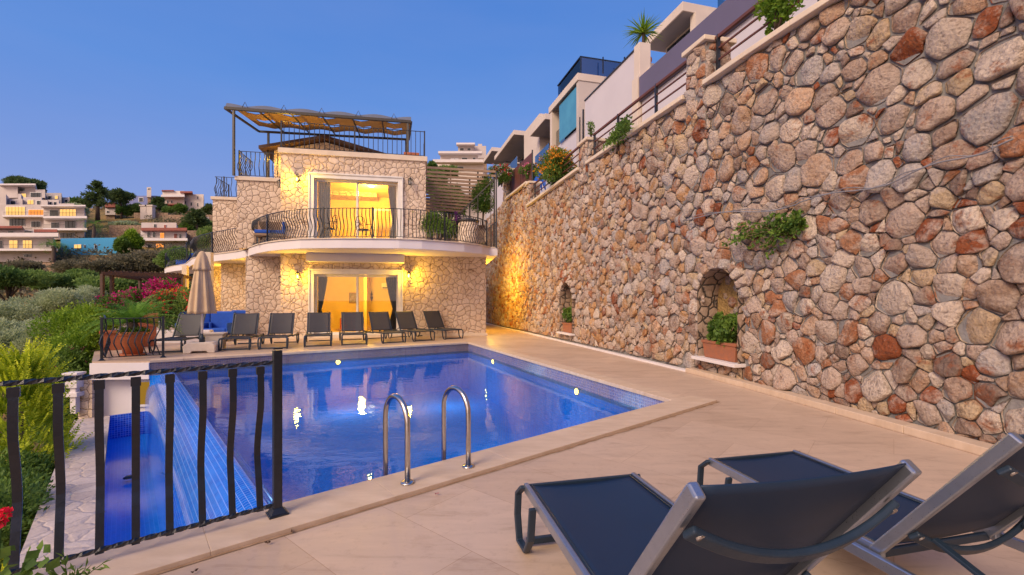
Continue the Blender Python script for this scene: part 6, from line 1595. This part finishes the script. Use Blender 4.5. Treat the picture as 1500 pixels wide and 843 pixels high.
# ground shrubs as one undergrowth mass on the hill
R = random.Random(55); mb = MB()
for _ in range(1500):
    Y = R.uniform(36, 150); px = R.uniform(-60, 340); x = (px - 750) / F * Y
    if 312 < zof(0, 1) and False: continue
    dens = noise.noise(Vector((x * .04, Y * .04, 4)))
    if (dens < -.05 and R.random() < .8) or (100 < Y < 118 and 125 < px < 215): continue
    z = hgt(x, Y); r = R.uniform(.5, 1.5); c = V(x, Y, z + r * .3); tn = R.uniform(.1, .8)
    for _k in range(26): u = rvec(R); u.z = abs(u.z); leaf(mb, c + u * r * R.uniform(.5, 1), (u + rvec(R)).normalized(), .45, .25, R, max(0, min(1, tn + R.uniform(-.2, .2))))
for _ in range(2600):      # valley floor below the terrace
    Y = R.uniform(9, 40); x = R.uniform(-52, -13) if Y > 14 else R.uniform(-30, -12.5)
    if x > -13.8 - (Y - 14) * 1.0 * (Y > 14) - 1 and Y > 14 and x > -22 and Y < 31 and x > -24: 
        if x > -13.5 - (Y - 14): continue
    z = hgt(x, Y); r = R.uniform(.3, .9); c = V(x, Y, z + r * .2); tn = R.uniform(.1, .7)
    for _k in range(22): u = rvec(R); u.z = abs(u.z); leaf(mb, c + u * r * R.uniform(.5, 1), (u + rvec(R)).normalized(), .22, .1, R, max(0, min(1, tn + R.uniform(-.2, .2))))
o = mb.build('undergrowth', 'scrubleaf', origin=(0, 0, 0)); struct(o, 'stuff')

# golden conifer at lower left: feathery upright sprays
R = random.Random(66); cx, cy, z0 = -8.15, 7.55, -4.5
t_ = thing('golden_conifer', 'feathery golden green conifer rising beside the flagstone walkway', 'tree', (cx, cy, z0), None)
mb = MB(); mb.tube([V(cx, cy, z0 - .2), V(cx, cy, -.3)], [.12, .03], 8); mb.build('trunk', 'bark', t_); mb = MB()
H = 5.0
for i in range(640):
    f = R.random() ** .8; z = z0 + .3 + H * f * .96; rr = 1.75 * (1 - f) ** .62 + .06; a = R.uniform(0, 6.28); q_ = R.uniform(.45, 1) * rr
    base = V(cx + math.cos(a) * q_ * .55, cy + math.sin(a) * q_ * .55, z - .25); d = V(math.cos(a) * .75, math.sin(a) * .75, R.uniform(.5, 1.2)).normalized(); L_ = R.uniform(.35, .62); tn = R.uniform(.15, .55); sd = d.cross(rvec(R)).normalized()
    for k in range(16):
        t1 = k / 15; c = base + d * L_ * t1 + V(0, 0, .05 * t1 * t1)
        for s_ in (-1, 1):
            dd_ = (d * .9 + sd * s_ * .75 + rvec(R) * .22).normalized(); leaf(mb, c, dd_, .15 * (1.15 - t1), .03, R, min(1, tn + t1 * .42 + R.uniform(-.1, .1)), bend=.1)
mb.build('crown', 'conifer', t_)
# leafy flowering shrub on the slope below the terrace
for i, (px, py, Y, rx, rz_, lb, acc, m_) in enumerate((
    (115, 505, 12.8, .95, 1.2, 'bright green flowering shrub left of the far terrace corner', [('flowers', 'pinkbloom', 14, .05)], 'brightgreen'),
    (120, 480, 15.5, 1.3, 1.0, 'lush green shrub beside the far terrace railing', [('flowers', 'whitebloom', 10, .05)], 'brightgreen'),
    (92, 560, 12.0, .9, 1.0, 'green shrub with a single pink flower above the golden conifer', [('flowers', 'pinkbloom', 10, .05)], 'midgreen'),
    (100, 600, 11.5, .9, 1.0, 'dark leafy shrub under the far terrace corner', [('flowers', 'pinkbloom', 6, .05)], 'midgreen'),
    (150, 462, 18.5, .9, .5, 'yellow green shrub behind the terrace side railing', None, 'brightgreen'))):
    p = at(px, py, Y); bush('slope_shrub', lb, p.x, Y, p.z, (rx, .9, rz_), m_, 11000, .10, .055, 220 + i, 18, acc, 'leafy shrubs on the slope below the terrace', base=.45)
for i, (px, py, Y, rx, rz_, lb) in enumerate(((-20, 740, 5.6, .75, .7, 'green shrub at the lower left behind the railing'), (70, 760, 6.3, .5, .5, 'small green shrub beside the flagstone walkway'), (20, 690, 7.0, .8, .6, 'dark green shrub at the foot of the golden conifer'))):
    p = at(px, py, Y); bush('low_shrub', lb, p.x, Y, p.z - .25, (rx, .6, rz_), 'midgreen', 7000, .07, .035, 240 + i, 12, None, 'low shrubs beside the walkway')

# geranium at the very lower left, just off the deck corner
R = random.Random(91); c = at(8, 790, 1.75); t_ = thing('red_geranium', 'red flowering geranium at the lower left corner of the picture', 'plant', (c.x, c.y, c.z - .3))
mb = MB()
for k in range(70): leaf(mb, c + V(R.uniform(-.22, .08), R.uniform(-.15, .1), R.uniform(-.28, -.05)), (rvec(R) + V(0, 0, .6)).normalized(), R.uniform(.04, .07), .05, R, R.random())
mb.build('leaves', 'midgreen', t_)
mb = MB(); fc = at(2, 757, 1.72)
for k in range(46): leaf(mb, fc + rvec(R) * .022, rvec(R), .024, .02, R, R.random())
mb.build('flower', 'red', t_)
mb = MB(); mb.tube([c + V(-.05, 0, -.4), fc], .004, 5); mb.tube([c + V(-.1, 0, -.4), c + V(-.02, 0, -.1)], .005, 5); mb.build('stems', 'midgreen', t_)
t_ = thing('olive_sprig', 'thin leafy sprig poking over the coping at the bottom left', 'plant', tuple(at(90, 842, 1.95)))
mb = MB()
for e in ((70, 826), (95, 818), (125, 833), (150, 826), (110, 838)):
    a, b = at(100, 862, 1.95), at(e[0], e[1], 1.92); 
    for i in range(1, 9):
        p = a.lerp(b, i / 8); [leaf(mb, p, ((b - a).normalized() * .8 + rvec(R) * .7).normalized(), .045, .013, R, R.uniform(.3, .9)) for _ in range(2)]
    mb.tube([a, b], .0016, 4)
for i in range(len(mb.col)): mb.col[i] = mb.col[i] if mb.col[i] is not None else .4
mb.build('leaves', 'midgreen', t_)

# petals and dead leaves
def flake(px, py, s, mat, name, label, cat, seed, group=None):
    R = random.Random(seed); p = atz(px, py, .012); mb = MB()
    for _ in range(4): leaf(mb, p + V(R.uniform(-s, s) * .3, R.uniform(-s, s) * .3, 0), (V(R.uniform(-1, 1), R.uniform(-1, 1), .25)).normalized(), s, s * .6, R, R.random())
    tag(mb.build(name, mat), label, cat, group)
flake(640, 723, .028, 'petal', 'fallen_flower', 'magenta fallen flower on the pale deck before the ladder', 'flower', 1)
flake(27 + 17, 0 + 840, .02, 'petal', 'fallen_flower', 'magenta petal at the lower left beneath the railing', 'flower', 2)
for i, (px, py, lb) in enumerate(((427, 779, 'dry leaf nearest the railing post foot'), (392, 795, 'dry leaf left of the post foot leaf'), (320, 806, 'dry leaf midway along the coping groove'), (285, 838, 'dry leaf at the bottom edge of the picture'), (160, 838, 'dry leaf by the olive sprig'))):
    flake(px, py, .022, 'deadleaf', 'dry_leaf', lb, 'leaf', 10 + i, 'dry leaves on the deck')

# ================================================================ light, sky, camera
SE, SR = math.radians(24), math.radians(0)
w = bpy.data.worlds.new('World'); sc.world = w; w.use_nodes = True; nt = w.node_tree; nt.nodes.clear()
def N(t, **k):
    n = nt.nodes.new(t)
    for a, b in k.items(): setattr(n, a, b)
    return n
L = nt.links.new
out_ = N('ShaderNodeOutputWorld'); bg = N('ShaderNodeBackground'); bg2 = N('ShaderNodeBackground'); add = N('ShaderNodeAddShader')
sky = N('ShaderNodeTexSky', sky_type='NISHITA', sun_disc=False); sky.sun_elevation = SE; sky.sun_rotation = math.radians(200)
L(sky.outputs[0], bg.inputs[0]); bg.inputs[1].default_value = .012
tc = N('ShaderNodeTexCoord'); sp = N('ShaderNodeSeparateXYZ'); L(tc.outputs['Generated'], sp.inputs[0])
rp_ = N('ShaderNodeValToRGB'); L(sp.outputs[2], rp_.inputs[0]); el = rp_.color_ramp.elements
st_ = [(0, (.25, .28, .58)), (.15, (.19, .27, .60)), (.38, (.08, .225, .62)), (.62, (.03, .165, .56)), (1, (.02, .13, .46))]
while len(el) < len(st_): el.new(.5)
for e_, (p_, c_) in zip(el, st_): e_.position = p_; e_.color = (*c_, 1)
# warm after-sunset glow, low in the sky behind the camera
dt = N('ShaderNodeVectorMath', operation='DOT_PRODUCT'); L(tc.outputs['Generated'], dt.inputs[0]); gd = V(-.45, -.85, .25).normalized(); dt.inputs[1].default_value = tuple(gd)
g2 = N('ShaderNodeValToRGB'); L(dt.outputs['Value'], g2.inputs[0]); e2 = g2.color_ramp.elements; e2[0].position = .35; e2[0].color = (0, 0, 0, 1); e2[1].position = .95; e2[1].color = (1, 1, 1, 1)
mxc = N('ShaderNodeMix', data_type='RGBA'); L(g2.outputs[0], mxc.inputs[0]); L(rp_.outputs[0], mxc.inputs[6]); mxc.inputs[7].default_value = (1.5, 1.0, .82, 1)
cn = N('ShaderNodeTexNoise'); mpn = N('ShaderNodeMapping'); mpn.inputs['Scale'].default_value = (1.2, 1.2, 5); L(tc.outputs['Generated'], mpn.inputs[0]); L(mpn.outputs[0], cn.inputs['Vector']); cn.inputs['Scale'].default_value = 1.6; cn.inputs['Detail'].default_value = 5
cr = N('ShaderNodeMapRange'); L(cn.outputs[0], cr.inputs[0]); cr.inputs[1].default_value = .3; cr.inputs[2].default_value = .7; cr.inputs[3].default_value = 0; cr.inputs[4].default_value = .13
mc2 = N('ShaderNodeMix', data_type='RGBA'); L(cr.outputs[0], mc2.inputs[0]); L(mxc.outputs[2], mc2.inputs[6]); mc2.inputs[7].default_value = (.36, .38, .62, 1)
L(mc2.outputs[2], bg2.inputs[0]); bg2.inputs[1].default_value = .80
L(bg.outputs[0], add.inputs[0]); L(bg2.outputs[0], add.inputs[1]); L(add.outputs[0], out_.inputs[0])
sl = bpy.data.lights.new('sun', 'SUN'); sl.energy = 2.3; sl.angle = math.radians(28); sl.color = (1, .78, .55)
so = bpy.data.objects.new('sun', sl); C.objects.link(so); dv = V(-.50, -.62, .62).normalized(); so.rotation_euler = dv.to_track_quat('Z', 'Y').to_euler(); so.location = (0, 0, 40)
cd = bpy.data.cameras.new('camera'); co_ = bpy.data.objects.new('camera', cd); C.objects.link(co_); co_.location = (0, 0, EZ); co_.rotation_euler = (PI / 2, 0, 0)
cd.sensor_width = 36; cd.lens = 16; cd.shift_y = 18.5 / 1500; cd.clip_end = 12000; cd.clip_start = .05; sc.camera = co_
vs_ = sc.view_settings; vs_.view_transform = 'Standard'; vs_.look = 'None'; vs_.exposure = .42; vs_.gamma = 1; vs_.use_curve_mapping = False
sc.cycles.max_bounces = 6; sc.cycles.transparent_max_bounces = 12; sc.cycles.caustics_reflective = False; sc.cycles.caustics_refractive = False
sc.cycles.sample_clamp_indirect = 4; sc.cycles.use_denoising = True
